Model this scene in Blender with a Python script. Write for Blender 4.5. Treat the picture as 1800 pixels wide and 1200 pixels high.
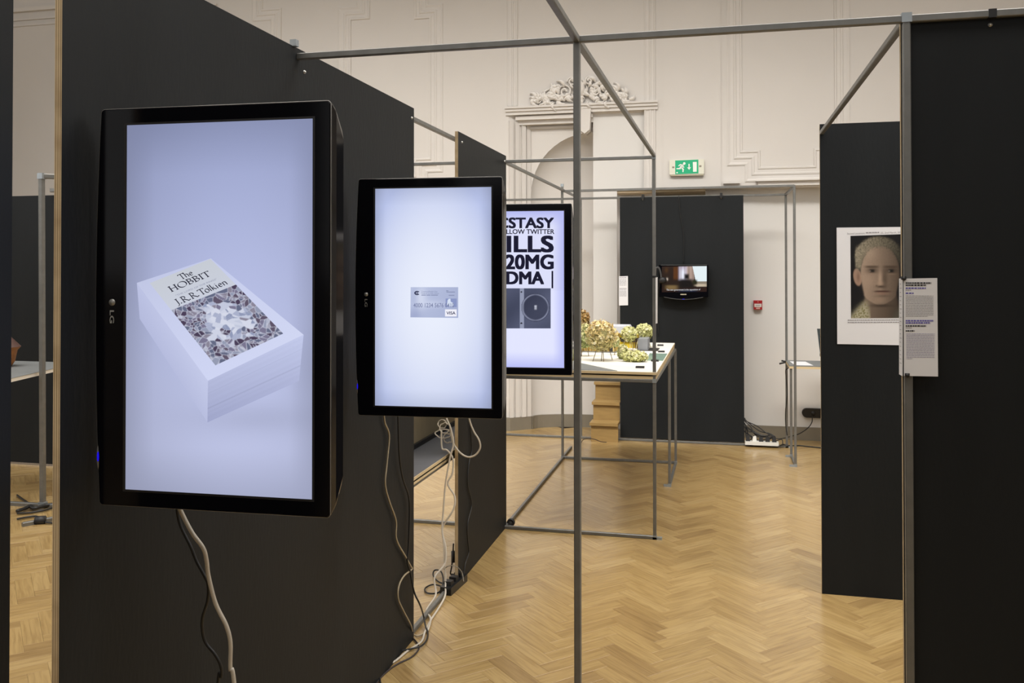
import bpy, math, random
import numpy as np
from mathutils import Vector, Matrix, noise
for o in list(bpy.data.objects): bpy.data.objects.remove(o)
S = bpy.context.scene; COL = S.collection
rng = random.Random(7); NR = np.random.RandomState(7)

# ------------------------------------------------------------------ camera, world, lights, exposure
FPX, CY, YAW, PITCH, ROLL, CAMH = 1542.895, 451.432, 0.2342, 0.0120, -0.0008, 1.7045
cam = bpy.data.cameras.new('camera'); camo = bpy.data.objects.new('camera', cam); COL.objects.link(camo)
cam.sensor_width = 36; cam.sensor_fit = 'HORIZONTAL'; cam.lens = FPX/1800*36
cam.shift_y = -(600-CY)/1800; cam.clip_start = .05
_f = Vector((-math.sin(YAW)*math.cos(PITCH), math.cos(YAW)*math.cos(PITCH), math.sin(PITCH)))
_r = Vector((math.cos(YAW), math.sin(YAW), 0)); _u = _r.cross(_f)
_r, _u = math.cos(ROLL)*_r+math.sin(ROLL)*_u, -math.sin(ROLL)*_r+math.cos(ROLL)*_u
camo.matrix_world = Matrix(((_r.x,_u.x,-_f.x,0),(_r.y,_u.y,-_f.y,0),(_r.z,_u.z,-_f.z,CAMH),(0,0,0,1)))
S.camera = camo
wd = bpy.data.worlds.new('world'); S.world = wd; wd.use_nodes = True
wd.node_tree.nodes['Background'].inputs[0].default_value = (.75,.8,.9,1); wd.node_tree.nodes['Background'].inputs[1].default_value = .15
S.view_settings.view_transform = 'Standard'; S.view_settings.look = 'None'
S.view_settings.exposure = 0.0; S.view_settings.gamma = 1.0; S.view_settings.use_curve_mapping = False
def area(name, loc, sx, sy, power, col, spread=180, aim=None):
    l = bpy.data.lights.new(name, 'AREA'); l.shape = 'RECTANGLE'; l.size = sx; l.size_y = sy; l.energy = power; l.color = col
    l.spread = math.radians(spread)
    o = bpy.data.objects.new(name, l); COL.objects.link(o); o.location = loc
    if aim: o.rotation_euler = (Vector(aim)-Vector(loc)).to_track_quat('-Z','Y').to_euler()
    return o
# hall ceiling lights, high right window; front and left lights are added fill
LC = (1.0,.965,.92); DC = (.95,.975,1.0)
area('wall_wash_track', (-1.6,4.6,6.2), 9.0,.8, 128, LC, 80, (-1.3,8.7,0))
area('ceiling_light_middle', (-1.5,4.6,6.2), 10.0,3.8, 240, LC, 118)
area('ceiling_light_front', (-1.0,.4,6.2), 10.0,2.4, 168, LC, 130)
area('added_fill_front', (-1.5,-4.8,3.4), 10.0,3.6, 90, DC, 170, (-1.5,6,2.2))  # added frontal fill from behind the viewer, not a known window
area('window_light_right', (5.8,3.6,4.0), 3.2,9.0, 170, DC, 170, (-1.4,4.2,.6))
area('track_light_right', (2.3,4.0,4.25), 0.5,6.5, 80, LC, 150, (-1.4,4.0,2.0))
area('added_fill_left', (-9.8,2.0,4.0), 3.0,8.0, 290, DC, 170, (-3.0,4.5,1.6))  # added fill that brightens what shows through the far left gap

# ------------------------------------------------------------------ helpers
CAMP = Vector((0,0,CAMH))
def ray(px, py): return _r*((px-900)/FPX)+_u*((CY-py)/FPX)+_f
def W(px, py, ax, v):                      # the point of a picture ray on the plane X / Y / Z = v
    d = ray(px,py); i = 'XYZ'.index(ax); return CAMP+d*((v-CAMP[i])/d[i])
def WP(px, py, o, n, eps=0.0):             # ... on the plane through o with normal n, lifted by eps along n
    d = ray(px,py); return CAMP+d*(((o-CAMP).dot(n))/d.dot(n))+n*eps

class G:                                   # a bag of geometry
    def __init__(s): s.v=[]; s.f=[]; s.m=[]; s.sm=[]
    def add(s, v, f, mi=0, smooth=False):
        b=len(s.v); s.v+= [tuple(p) for p in v]; s.f+=[tuple(i+b for i in q) for q in f]; s.m+=[mi]*len(f); s.sm+=[smooth]*len(f); return s
    def box(s, a, b, mi=0):
        x0,x1=sorted((a[0],b[0])); y0,y1=sorted((a[1],b[1])); z0,z1=sorted((a[2],b[2]))
        return s.add([(x0,y0,z0),(x1,y0,z0),(x1,y1,z0),(x0,y1,z0),(x0,y0,z1),(x1,y0,z1),(x1,y1,z1),(x0,y1,z1)],
            [(0,3,2,1),(4,5,6,7),(0,1,5,4),(1,2,6,5),(2,3,7,6),(3,0,4,7)],mi)
    def bar(s, p, q, t, mi=0, bev=.12):    # square tube between two points, chamfered arrises
        p,q=Vector(p),Vector(q); d=(q-p).normalized()
        up=Vector((0,0,1)) if abs(d.z)<.9 else Vector((0,1,0))
        a=d.cross(up).normalized(); b=a.cross(d); h=t/2; k=h*(1-2*bev)
        sec=[(h,-k),(h,k),(k,h),(-k,h),(-h,k),(-h,-k),(-k,-h),(k,-h)]
        v=[p+a*x+b*y for x,y in sec]+[q+a*x+b*y for x,y in sec]
        return s.add(v,[(i,(i+1)%8,8+(i+1)%8,8+i) for i in range(8)]+[tuple(range(7,-1,-1)),tuple(range(8,16))],mi)
    def tube(s, pts, r, n=8, mi=0, sm=6, r1=None):
        P=[Vector(p) for p in pts]
        if sm>1 and len(P)>2: P=crom(P,sm)
        rings=[]; prev=None
        for i,p in enumerate(P):
            d=(P[min(i+1,len(P)-1)]-P[max(i-1,0)]); d=d.normalized() if d.length>1e-9 else Vector((0,0,1))
            if prev is None: a=d.orthogonal().normalized()
            else:
                a=prev-d*prev.dot(d); a=a.normalized() if a.length>1e-6 else d.orthogonal().normalized()
            prev=a; b=d.cross(a); rr=r if r1 is None else r+(r1-r)*i/(len(P)-1)
            rings.append([p+(a*math.cos(2*math.pi*k/n)+b*math.sin(2*math.pi*k/n))*rr for k in range(n)])
        v=[q for g in rings for q in g]; f=[]
        for i in range(len(P)-1):
            for k in range(n): f.append((i*n+k,i*n+(k+1)%n,(i+1)*n+(k+1)%n,(i+1)*n+k))
        f.append(tuple(range(n-1,-1,-1))); f.append(tuple((len(P)-1)*n+k for k in range(n)))
        return s.add(v,f,mi,True)
    def cyl(s, p, q, r, n=20, mi=0, r1=None): 
        return s.tube([p,q],r,n,mi,1,r1)
    def ball(s, c, r, seg=14, rings=9, mi=0):
        rx,ry,rz=(r,r,r) if not hasattr(r,'__len__') else r; v=[]; f=[]
        for i in range(rings+1):
            t=math.pi*i/rings
            for k in range(seg): v.append((c[0]+rx*math.sin(t)*math.cos(2*math.pi*k/seg),c[1]+ry*math.sin(t)*math.sin(2*math.pi*k/seg),c[2]+rz*math.cos(t)))
        for i in range(rings):
            for k in range(seg): f.append((i*seg+k,(i+1)*seg+k,(i+1)*seg+(k+1)%seg,i*seg+(k+1)%seg))
        return s.add(v,f,mi,True)
    def prism(s, poly, d, mi=0):           # planar polygon pushed by the vector d
        n=len(poly); P=[Vector(p) for p in poly]; d=Vector(d)
        nn=sum((P[i].cross(P[(i+1)%n]) for i in range(n)),Vector())
        if nn.dot(d)<0: P=P[::-1]
        return s.add(P+[p+d for p in P],[tuple(range(n-1,-1,-1)),tuple(range(n,2*n))]+[(i,(i+1)%n,n+(i+1)%n,n+i) for i in range(n)],mi)
def crom(P, k):
    out=[]
    for i in range(len(P)-1):
        a,b,c,d=P[max(i-1,0)],P[i],P[i+1],P[min(i+2,len(P)-1)]
        for j in range(k):
            t=j/k; out.append(.5*((2*b)+(c-a)*t+(2*a-5*b+4*c-d)*t*t+(3*b-a-3*c+d)*t**3))
    out.append(P[-1]); return out
def link(name, me, parent=None):
    o=bpy.data.objects.new(name,me); COL.objects.link(o); o.parent=parent; return o
def mesh(name, g, mats, M=None):
    me=bpy.data.meshes.new(name)
    v=g.v if M is None else [tuple(M@Vector(p)) for p in g.v]
    me.from_pydata(v,[],g.f)
    for m in (mats if isinstance(mats,(list,tuple)) else [mats]): me.materials.append(m)
    me.polygons.foreach_set('material_index',g.m); me.polygons.foreach_set('use_smooth',g.sm); me.update(); return me
class Thing:                               # an Empty at the thing's base; parts are given in world coordinates
    def __init__(s, name, label, cat, loc, group=None, rz=0):
        s.o=link(name,None); s.o.location=loc; s.o.rotation_euler=(0,0,rz); s.o['label']=label; s.o['category']=cat
        if group: s.o['group']=group
        s.I=(Matrix.Translation(loc)@Matrix.Rotation(rz,4,'Z')).inverted()
    def part(s, name, g, mats, parent=None, label=None, kind=None, local=False):
        o=link(name,mesh(name,g,mats,None if local else s.I),parent or s.o)
        if label: o['label']=label
        if kind: o['kind']=kind
        return o
def single(name, label, cat, g, mats, group=None):     # a thing that is one mesh, origin at its base
    V=np.array(g.v); c=Vector(((V[:,0].min()+V[:,0].max())/2,(V[:,1].min()+V[:,1].max())/2,V[:,2].min()))
    o=link(name,mesh(name,g,mats,Matrix.Translation(-c))); o.location=c; o['label']=label; o['category']=cat
    if group: o['group']=group
    return o
def struct(name, g, mats, parent=None):
    o=link(name,mesh(name,g,mats),parent)
    if parent is None: o['kind']='structure'
    return o
# ------------------------------------------------------------------ materials
def nt(m): m.use_nodes=True; return m.node_tree.nodes, m.node_tree.links
_mc={}
def mat(name, col, rough=.5, metal=0, spec=.5, var=.06, scale=9.0, bump=0, bscale=60, emit=0, stretch=None):
    if name in _mc: return _mc[name]
    m=bpy.data.materials.new(name); N,L=nt(m); b=N['Principled BSDF']
    tc=N.new('ShaderNodeTexCoord'); mp=N.new('ShaderNodeMapping'); L.new(tc.outputs['Object'],mp.inputs[0])
    if stretch: mp.inputs['Scale'].default_value=stretch
    no=N.new('ShaderNodeTexNoise'); no.inputs['Scale'].default_value=scale; no.inputs['Detail'].default_value=5; L.new(mp.outputs[0],no.inputs[0])
    mx=N.new('ShaderNodeMix'); mx.data_type='RGBA'; L.new(no.outputs[0],mx.inputs[0])
    mx.inputs[6].default_value=(*[c*(1-var*2) for c in col],1); mx.inputs[7].default_value=(*[min(1,c*(1+var*2)) for c in col],1)
    L.new(mx.outputs[2],b.inputs['Base Color'])
    b.inputs['Roughness'].default_value=rough; b.inputs['Metallic'].default_value=metal; b.inputs['Specular IOR Level'].default_value=spec
    if emit: L.new(mx.outputs[2],b.inputs['Emission Color']); b.inputs['Emission Strength'].default_value=emit
    if bump:
        n2=N.new('ShaderNodeTexNoise'); n2.inputs['Scale'].default_value=bscale; L.new(mp.outputs[0],n2.inputs[0])
        bp=N.new('ShaderNodeBump'); bp.inputs['Strength'].default_value=bump; bp.inputs['Distance'].default_value=.004
        L.new(n2.outputs[0],bp.inputs['Height']); L.new(bp.outputs[0],b.inputs['Normal'])
    _mc[name]=m; return m
def srgb(h): 
    c=[int(h[i:i+2],16)/255 for i in (0,2,4)]; return tuple(x/12.92 if x<=.04045 else ((x+.055)/1.055)**2.4 for x in c)
def vcol_mat(name, emit):                  # printed or displayed picture, colours from the mesh
    m=bpy.data.materials.new(name); N,L=nt(m); b=N['Principled BSDF']
    a=N.new('ShaderNodeAttribute'); a.attribute_name='Col'
    if emit:
        b.inputs['Base Color'].default_value=(.004,.004,.005,1); b.inputs['Roughness'].default_value=.25; b.inputs['Specular IOR Level'].default_value=.2
        L.new(a.outputs['Color'],b.inputs['Emission Color']); b.inputs['Emission Strength'].default_value=1
    else:
        L.new(a.outputs['Color'],b.inputs['Base Color']); b.inputs['Roughness'].default_value=.6; b.inputs['Specular IOR Level'].default_value=.25
    return m
VEMIT=vcol_mat('lit_screen_picture',True); VPRINT=vcol_mat('printed_picture',False)
def flat_emit(name, col):
    m=bpy.data.materials.new(name); N,L=nt(m); b=N['Principled BSDF']; b.inputs['Base Color'].default_value=(.004,.004,.005,1); b.inputs['Roughness'].default_value=.25; b.inputs['Specular IOR Level'].default_value=.2
    b.inputs['Emission Color'].default_value=(*col,1); b.inputs['Emission Strength'].default_value=1; return m
def plywood_edge():
    m=bpy.data.materials.new('plywood_edge'); N,L=nt(m); b=N['Principled BSDF']
    tc=N.new('ShaderNodeTexCoord'); mp=N.new('ShaderNodeMapping'); L.new(tc.outputs['Object'],mp.inputs[0]); mp.inputs['Scale'].default_value=(1,55,1)
    wv=N.new('ShaderNodeTexWave'); wv.bands_direction='Y'; wv.inputs['Scale'].default_value=1.0; wv.inputs['Distortion'].default_value=.6; wv.inputs['Detail'].default_value=2; L.new(mp.outputs[0],wv.inputs[0])
    no=N.new('ShaderNodeTexNoise'); no.inputs['Scale'].default_value=14; L.new(tc.outputs['Object'],no.inputs[0])
    cr=N.new('ShaderNodeValToRGB'); L.new(wv.outputs[0],cr.inputs[0]); e=cr.color_ramp.elements
    e[0].position=.1; e[0].color=(.30,.21,.11,1); e[1].position=.45; e[1].color=(.60,.48,.30,1)
    mx=N.new('ShaderNodeMix'); mx.data_type='RGBA'; mx.blend_type='MULTIPLY'; mx.inputs[0].default_value=.55
    L.new(cr.outputs[0],mx.inputs[6]); L.new(no.outputs[1],mx.inputs[7]) if False else None
    c2=N.new('ShaderNodeValToRGB'); L.new(no.outputs[0],c2.inputs[0]); c2.color_ramp.elements[0].position=.3; c2.color_ramp.elements[0].color=(.5,.42,.33,1); c2.color_ramp.elements[1].color=(1,1,1,1); c2.color_ramp.elements[1].position=.6
    L.new(c2.outputs[0],mx.inputs[7]); L.new(mx.outputs[2],b.inputs['Base Color']); b.inputs['Roughness'].default_value=.7; return m
PLY=plywood_edge()
BLACK=mat('black_board_paint',(.0110,.0128,.0142),.55,spec=.20,var=.14,scale=5,bump=.15,bscale=90,stretch=(1,1,.25))
STEEL=mat('raw_steel_tube',(.185,.185,.175),.42,metal=.45,spec=.5,var=.12,scale=22)
CAST=mat('zinc_connector',(.36,.40,.43),.45,metal=.6,var=.1,scale=30)
SCREW=mat('bright_screw',(.6,.6,.58),.3,metal=.9)
GLOSSBLK=mat('gloss_black_plastic',(.0030,.0030,.0045),.12,spec=.13,var=.0)
SIDEBLK=mat('side_black_plastic',(.006,.006,.008),.07,spec=.5,var=.0)
MATTBLK=mat('matt_black_plastic',(.012,.012,.013),.5,var=.1)
RIM=mat('clear_edge_lip',(.26,.25,.23),.25,metal=.2,spec=.6,var=.05)
WALL=mat('painted_plaster',(.665,.635,.60),.62,spec=.3,var=.018,scale=2.2,bump=.06,bscale=24)
WALL2=mat('white_partition_paint',(.70,.685,.66),.6,spec=.3,var=.012,scale=1.5)
TAN=mat('inner_doorway_paint',(.78,.64,.44),.6)
SKIRT=mat('grey_green_skirting_paint',(.215,.19,.145),.45,var=.04)
CEIL=mat('ceiling_paint',(.6,.57,.52),.7)
WHITEC=mat('white_cable_sheath',(.56,.51,.43),.45,var=.03)
BLACKC=mat('black_cable_sheath',(.012,.012,.012),.45,var=.05)
OAKSTEP=mat('oak_step',(.33,.215,.08),.45,var=.13,scale=8,stretch=(1,6,6))
PAPER=mat('white_paper',(.80,.80,.82),.65,spec=.2,var=.01)
INK=mat('printed_ink',(.02,.02,.025),.7,var=0); INKBLUE=mat('blue_ink',(.12,.10,.42),.7,var=0); INKGREY=mat('grey_ink',(.32,.31,.33),.7,var=0)
BOARDW=mat('white_model_board',(.80,.77,.70),.5,var=.02); GREYB=mat('grey_model_board',(.17,.18,.18),.55)
PLYFACE=mat('plywood_face',(.62,.49,.29),.55,var=.07,scale=5,stretch=(1,5,5))
# ------------------------------------------------------------------ the room
X0,X1,Y0,YW,ZC=-10.0,6.0,-5.0,8.95,6.4
def parquet_mat():
    m=bpy.data.materials.new('oak_parquet'); N,L=nt(m); b=N['Principled BSDF']
    uv=N.new('ShaderNodeUVMap'); uv.uv_map='grain'; oi=N.new('ShaderNodeObjectInfo'); at=N.new('ShaderNodeAttribute'); at.attribute_name='rnd'
    ad=N.new('ShaderNodeMath'); L.new(oi.outputs['Random'],ad.inputs[0]); L.new(at.outputs['Fac'],ad.inputs[1])
    fr=N.new('ShaderNodeMath'); fr.operation='FRACT'; L.new(ad.outputs[0],fr.inputs[0])
    cb=N.new('ShaderNodeCombineXYZ'); ml=N.new('ShaderNodeMath'); ml.operation='MULTIPLY'; ml.inputs[1].default_value=37; L.new(fr.outputs[0],ml.inputs[0])
    L.new(ml.outputs[0],cb.inputs[0]); L.new(ml.outputs[0],cb.inputs[1]); L.new(ml.outputs[0],cb.inputs[2])
    va=N.new('ShaderNodeVectorMath'); L.new(uv.outputs[0],va.inputs[0]); L.new(cb.outputs[0],va.inputs[1])
    mp=N.new('ShaderNodeMapping'); mp.inputs['Scale'].default_value=(5,75,1); L.new(va.outputs[0],mp.inputs[0])
    no=N.new('ShaderNodeTexNoise'); no.inputs['Scale'].default_value=1; no.inputs['Detail'].default_value=6; no.inputs['Distortion'].default_value=.6; L.new(mp.outputs[0],no.inputs[0])
    c1=N.new('ShaderNodeValToRGB'); L.new(fr.outputs[0],c1.inputs[0]); e=c1.color_ramp.elements
    e[0].color=(.315,.205,.082,1); e[1].color=(.445,.315,.140,1)
    for p,c in ((.2,(.375,.252,.100,1)),(.5,(.395,.268,.108,1)),(.8,(.415,.285,.118,1))):
        q=e.new(p); q.color=c
    c2=N.new('ShaderNodeValToRGB'); L.new(no.outputs[0],c2.inputs[0]); c2.color_ramp.elements[0].position=.32; c2.color_ramp.elements[0].color=(.66,.60,.52,1); c2.color_ramp.elements[1].position=.58; c2.color_ramp.elements[1].color=(1.06,1.06,1.06,1)
    mx=N.new('ShaderNodeMix'); mx.data_type='RGBA'; mx.blend_type='MULTIPLY'; mx.inputs[0].default_value=.75
    L.new(c1.outputs[0],mx.inputs[6]); L.new(c2.outputs[0],mx.inputs[7]); L.new(mx.outputs[2],b.inputs['Base Color'])
    b.inputs['Roughness'].default_value=.33; b.inputs['Specular IOR Level'].default_value=.5
    b.inputs['Coat Weight'].default_value=.55; b.inputs['Coat Roughness'].default_value=.20
    bp=N.new('ShaderNodeBump'); bp.inputs['Strength'].default_value=.05; bp.inputs['Distance'].default_value=.001; L.new(no.outputs[0],bp.inputs['Height']); L.new(bp.outputs[0],b.inputs['Normal'])
    return m
OAK=parquet_mat()
g=G(); g.box((X0,Y0,-.12),(X1,9.9,-.012)); floor=struct('floor',g,mat('dark_subfloor',(.12,.075,.03),.7))
PL,PW=.326,.0815
def plank_geo():
    L2,W2,c,k=PL/2-.0003,PW/2-.0003,.0005,-.011
    v=[(-L2,-W2,k),(L2,-W2,k),(L2,W2,k),(-L2,W2,k),(-L2,-W2,-c),(L2,-W2,-c),(L2,W2,-c),(-L2,W2,-c),(-L2+c,-W2+c,0),(L2-c,-W2+c,0),(L2-c,W2-c,0),(-L2+c,W2-c,0)]
    f=[(8,9,10,11)]+[(4+i,4+(i+1)%4,8+(i+1)%4,8+i) for i in range(4)]+[(i,(i+1)%4,4+(i+1)%4,4+i) for i in range(4)]
    return np.array(v),f
pv,pf=plank_geo()
SHX=(W(1092,1052,'Z',0).x-3.5*PW*math.sqrt(.5))
def herringbone():
    n=4; out=[]; c45=math.sqrt(.5)
    for k in range(-260,260):
        for mm in range(-24,25):
            for vert in (0,1):
                if not vert: u,v=(k+2*n*mm+n/2),(k+.5)
                else: u,v=(k+.5+2*n*mm),(k-2*n+1+n/2)
                u*=PW; v*=PW; x=(u-v)*c45; y=(u+v)*c45
                out.append((x+SHX,y+1.0,math.pi/4+(math.pi/2 if vert else 0)))
    return [p for p in out if X0+.1<p[0]<X1-.1 and Y0+.1<p[1]<9.3]
planks=herringbone()
def seen(x,y):
    d=Vector((x,y,0))-CAMP; zc=d.dot(_f)
    if zc<.3: return 0
    px=900+FPX*d.dot(_r)/zc; py=CY-FPX*d.dot(_u)/zc
    if not(640<px<1600 and py<1215 and py>735 or 36<px<95 and 810<py<1215): return 0
    if px<1595 and px>640:
        if x<-1.37 and y<3.85: return 0
        if y>4.86 and px>1445: return 0
    return 1/zc
vis=sorted(planks,key=lambda p:-seen(p[0],p[1]))
near=[p for p in vis[:300] if seen(p[0],p[1])>0]; rest=vis[len(near):]
pme=bpy.data.meshes.new('plank'); pme.from_pydata([tuple(p) for p in pv],[],pf); pme.materials.append(OAK)
uvl=pme.uv_layers.new(name='grain')
for l in pme.loops: uvl.data[l.index].uv=(pv[l.vertex_index][0],pv[l.vertex_index][1])
for x,y,a in near:
    o=link('plank',pme,floor); o.location=(x,y,rng.uniform(-.0002,.0001)); o.rotation_euler=(rng.gauss(0,.0004),rng.gauss(0,.0003),a)
N_=len(rest); A=np.array(rest); ca,sa=np.cos(A[:,2])[:,None],np.sin(A[:,2])[:,None]
tx=NR.normal(0,.0003,(N_,1)); ty=NR.normal(0,.0004,(N_,1))
VX=pv[None,:,0]*ca-pv[None,:,1]*sa+A[:,0:1]; VY=pv[None,:,0]*sa+pv[None,:,1]*ca+A[:,1:2]; VZ=pv[None,:,2]+pv[None,:,0]*tx+pv[None,:,1]*ty+NR.uniform(-.0002,.0001,(N_,1))
V=np.stack([VX,VY,VZ],-1).reshape(-1,3); pfa=np.array(pf); F=(pfa[None]+12*np.arange(N_)[:,None,None]).reshape(-1,4)
me=bpy.data.meshes.new('parquet_planks'); me.vertices.add(len(V)); me.vertices.foreach_set('co',V.ravel()); me.loops.add(F.size); me.loops.foreach_set('vertex_index',F.ravel().astype(np.int32))
me.polygons.add(len(F)); me.polygons.foreach_set('loop_start',np.arange(0,F.size,4,dtype=np.int32)); me.update(calc_edges=True); me.validate()
uvl=me.uv_layers.new(name='grain'); uvl.data.foreach_set('uv',pv[:,:2][(F.ravel()%12)].ravel())
at=me.attributes.new('rnd','FLOAT','FACE'); at.data.foreach_set('value',np.repeat(NR.uniform(0,1,N_),len(pf)))
me.polygons.foreach_set('use_smooth',np.zeros(len(F),dtype=bool)); me.materials.append(OAK); o=link('parquet_planks',me,floor); o['kind']='stuff'

# walls
def curve_niche(k,nth=18): 
    t=math.pi*k/nth; return (-1.323-.637*math.cos(t),9.09+.24*math.sin(t))
g=G()
g.box((X0,YW,0),(-2.17,YW+.5,ZC)); g.box((-.656,YW,2.49),(X1,YW+.5,ZC)); g.box((-2.17,YW,3.33),(-.656,YW+.5,ZC))
wb=struct('wall_back',g,WALL)
g=G()   # splayed reveal of the niche surround, spandrel and concave niche
g.add([(-2.17,YW,0),(-1.96,9.09,0),(-1.96,9.09,3.20),(-2.17,YW,3.33)],[(0,1,2,3)])
g.add([(-2.17,YW,3.33),(-1.96,9.09,3.20),(-.686,9.09,3.20),(-.656,YW,3.33)],[(0,1,2,3)])
nth=18; ring=[curve_niche(k) for k in range(nth+1)]
v=[(x,y,0) for x,y in ring]+[(x,y,2.475) for x,y in ring]
g.add(v,[(k,k+1,nth+2+k,nth+1+k) for k in range(nth)],0,True)
v=[];na=10
for i in range(na+1):
    al=math.pi/2*i/na
    for k in range(nth+1):
        t=math.pi*k/nth; v.append((-1.323-.637*math.cos(t)*math.cos(al),9.09+.24*math.sin(t)*math.cos(al),2.475+.637*math.sin(al)))
g.add(v,[(i*(nth+1)+k,i*(nth+1)+k+1,(i+1)*(nth+1)+k+1,(i+1)*(nth+1)+k) for i in range(na) for k in range(nth)],0,True)
arc=[(-1.323-.637*math.cos(math.pi*k/24),2.475+.637*math.sin(math.pi*k/24)) for k in range(25)]
top=[(-1.96+1.274*k/24,3.21) for k in range(25)]
g.add([(x,9.09,z) for x,z in arc]+[(x,9.09,z) for x,z in top],[(k,k+1,26+k,25+k) for k in range(24)])
struct('niche',g,WALL,wb)
g=G(); g.box((-.156,9.12,0),(X1,9.4,2.56)); g.box((-2.2,9.4,0),(-.1,9.42,2.3)) if False else None
struct('wall_recess',g,WALL2)
g=G(); g.box((-1.285,9.0,0),(-1.04,9.02,3.36)); g.box((-1.04,9.0,2.49),(-.69,9.02,3.36)); struct('wall_partition',g,WALL2)
g=G(); g.box((-1.06,9.8,0),(.3,9.82,3)); g.box((-1.06,9.02,2.47),(-.156,9.8,2.49)); struct('wall_doorway',g,TAN)
for n,a,b,m in (('wall_left',(X0-.1,Y0,0),(X0,9.9,ZC),WALL),('wall_right',(X1,Y0,0),(X1+.1,9.9,ZC),WALL),('wall_front',(X0,Y0-.1,0),(X1,Y0,ZC),WALL),('ceiling',(X0,Y0,ZC),(X1,9.9,ZC+.1),CEIL)):
    g=G(); g.box(a,b); struct(n,g,m)
# skirting
g=G(); g.box((X0,YW-.03,0),(-2.15,YW,.135)); g.prism([(-2.15,YW-.03,0),(-1.955,9.075,0),(-1.955,9.1,0),(-2.18,YW,0)],(0,0,.135)); struct('baseboard_left',g,SKIRT)
g=G(); rr=[curve_niche(k) for k in range(nth+1)]
for k in range(nth//2+2):
    (xa,ya),(xb,yb)=rr[k],rr[k+1]; g.prism([(xa,ya,0),(xb,yb,0),(xb+(-1.323-xb)*.03,yb-.02,0),(xa+(-1.323-xa)*.03,ya-.02,0)],(0,0,.135))
struct('baseboard_niche',g,SKIRT)
g=G(); g.box((.1,9.10,0),(X1,9.12,.128)); struct('baseboard_right',g,SKIRT)
# mouldings swept along mitred paths on the back wall
PROF=[(-.075,0),(-.075,.012),(-.062,.020),(-.050,.012),(-.040,.006),(-.012,.006),(0.,.022),(.014,.022),(.022,.008),(.052,.008),(.060,.024),(.075,.024),(.080,0)]
def moulding(path, sc=1.0, y=YW, prof=PROF, dp=.5):
    P=[Vector((x,z)) for x,z in path]; n=len(P); v=[]; m=len(prof); g=G()
    for i in range(n):
        d0=(P[i]-P[max(i-1,0)]); d1=(P[min(i+1,n-1)]-P[i])
        if d0.length<1e-9: d0=d1
        if d1.length<1e-9: d1=d0
        d0.normalize(); d1.normalize(); n0=Vector((-d0.y,d0.x)); n1=Vector((-d1.y,d1.x)); nn=n0+n1; nn=nn/ (nn.length_squared/2)
        for o_,h in prof:
            q=P[i]+nn*(o_*sc); v.append((q.x,y-h*dp,q.y))
    g.add(v,[(i*m+k,i*m+k+1,(i+1)*m+k+1,(i+1)*m+k) for i in range(n-1) for k in range(m-1)]); return g
TR=mat('moulding_plaster',(.675,.645,.61),.6,spec=.3,var=.012)
tn=[0]
def trim(g,m=TR): tn[0]+=1; return struct('trim_%d'%tn[0],g,m)
trim(moulding([(-3.81,ZC),(-3.81,4.50),(-4.03,4.50),(-4.03,2.80),(-3.86,2.80),(-3.86,2.62),(-3.14,2.62),(-3.14,2.80),(-2.97,2.80),(-2.97,4.46),(-3.14,4.46),(-3.14,ZC)]))
trim(moulding([(-5.09,ZC),(-5.09,4.55),(-4.86,4.55),(-4.86,2.80),(-5.02,2.80),(-5.02,2.62),(-6.2,2.62)],.85))
trim(moulding([(.13,ZC),(.13,2.78),(.30,2.78),(.30,2.615),(.95,2.615),(.95,2.78),(1.14,2.78),(1.14,ZC)],.95))
trim(moulding([(-2.13,ZC),(-2.13,3.40)],.75)); trim(moulding([(-.70,ZC),(-.70,2.50)],.75))
g=G(); g.box((-.57,YW-.012,2.5),(.0,YW,ZC)); trim(g,WALL)
for z,h,d in ((4.80,.05,.05),(4.70,.02,.025),(4.63,.025,.02)):
    g=G(); g.box((X0,YW-d,z),(-5.6,YW,z+h)); trim(g)
g=G(); g.box((.02,YW-.05,2.53),(.18,YW,2.56)); g.box((.35,YW-.03,2.50),(X1,YW,2.545)); g.box((.33,YW-.06,2.545),(X1,YW,2.56)); trim(g)
# surround of the niche: jamb steps, head cornice with keystone
g=G()
for k,(o_,d) in enumerate(((.0,.05),(.035,.03),(.07,.055),(.10,.02))):
    pa,pb=Vector((-2.17,YW,0)),Vector((-1.96,9.09,0)); dr=(pb-pa).normalized(); nr=Vector((dr.y,-dr.x,0))
    p=pa+dr*(o_*2.0); q=p+dr*.045
    u_=Vector((0,0,.135)); g.prism([p+u_,q+u_,q+nr*d*.5+u_,p+nr*d*.5+u_],(0,0,3.11))
trim(g)
g=G()
for z,h,d in ((3.365,.022,.05),(3.335,.03,.035),(3.30,.035,.018)): g.box((-2.20,YW-d,z),(-.62,YW+.02,z+h))
for z,y,h,d in ((3.25,8.99,.04,.03),(3.205,9.05,.05,.05),(3.165,9.09,.025,.02)): g.box((-2.1,y-d,z),(-1.286,y+.05,z+h))
trim(g)
g=G(); g.prism([(-1.42,9.09,3.12),(-1.36,9.09,3.08),(-1.31,9.09,3.12),(-1.292,9.09,3.39),(-1.44,9.09,3.39)],(0,-.17,0)); g.ball((-1.36,9.0,3.12),(.04,.05,.04)); trim(g)
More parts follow.
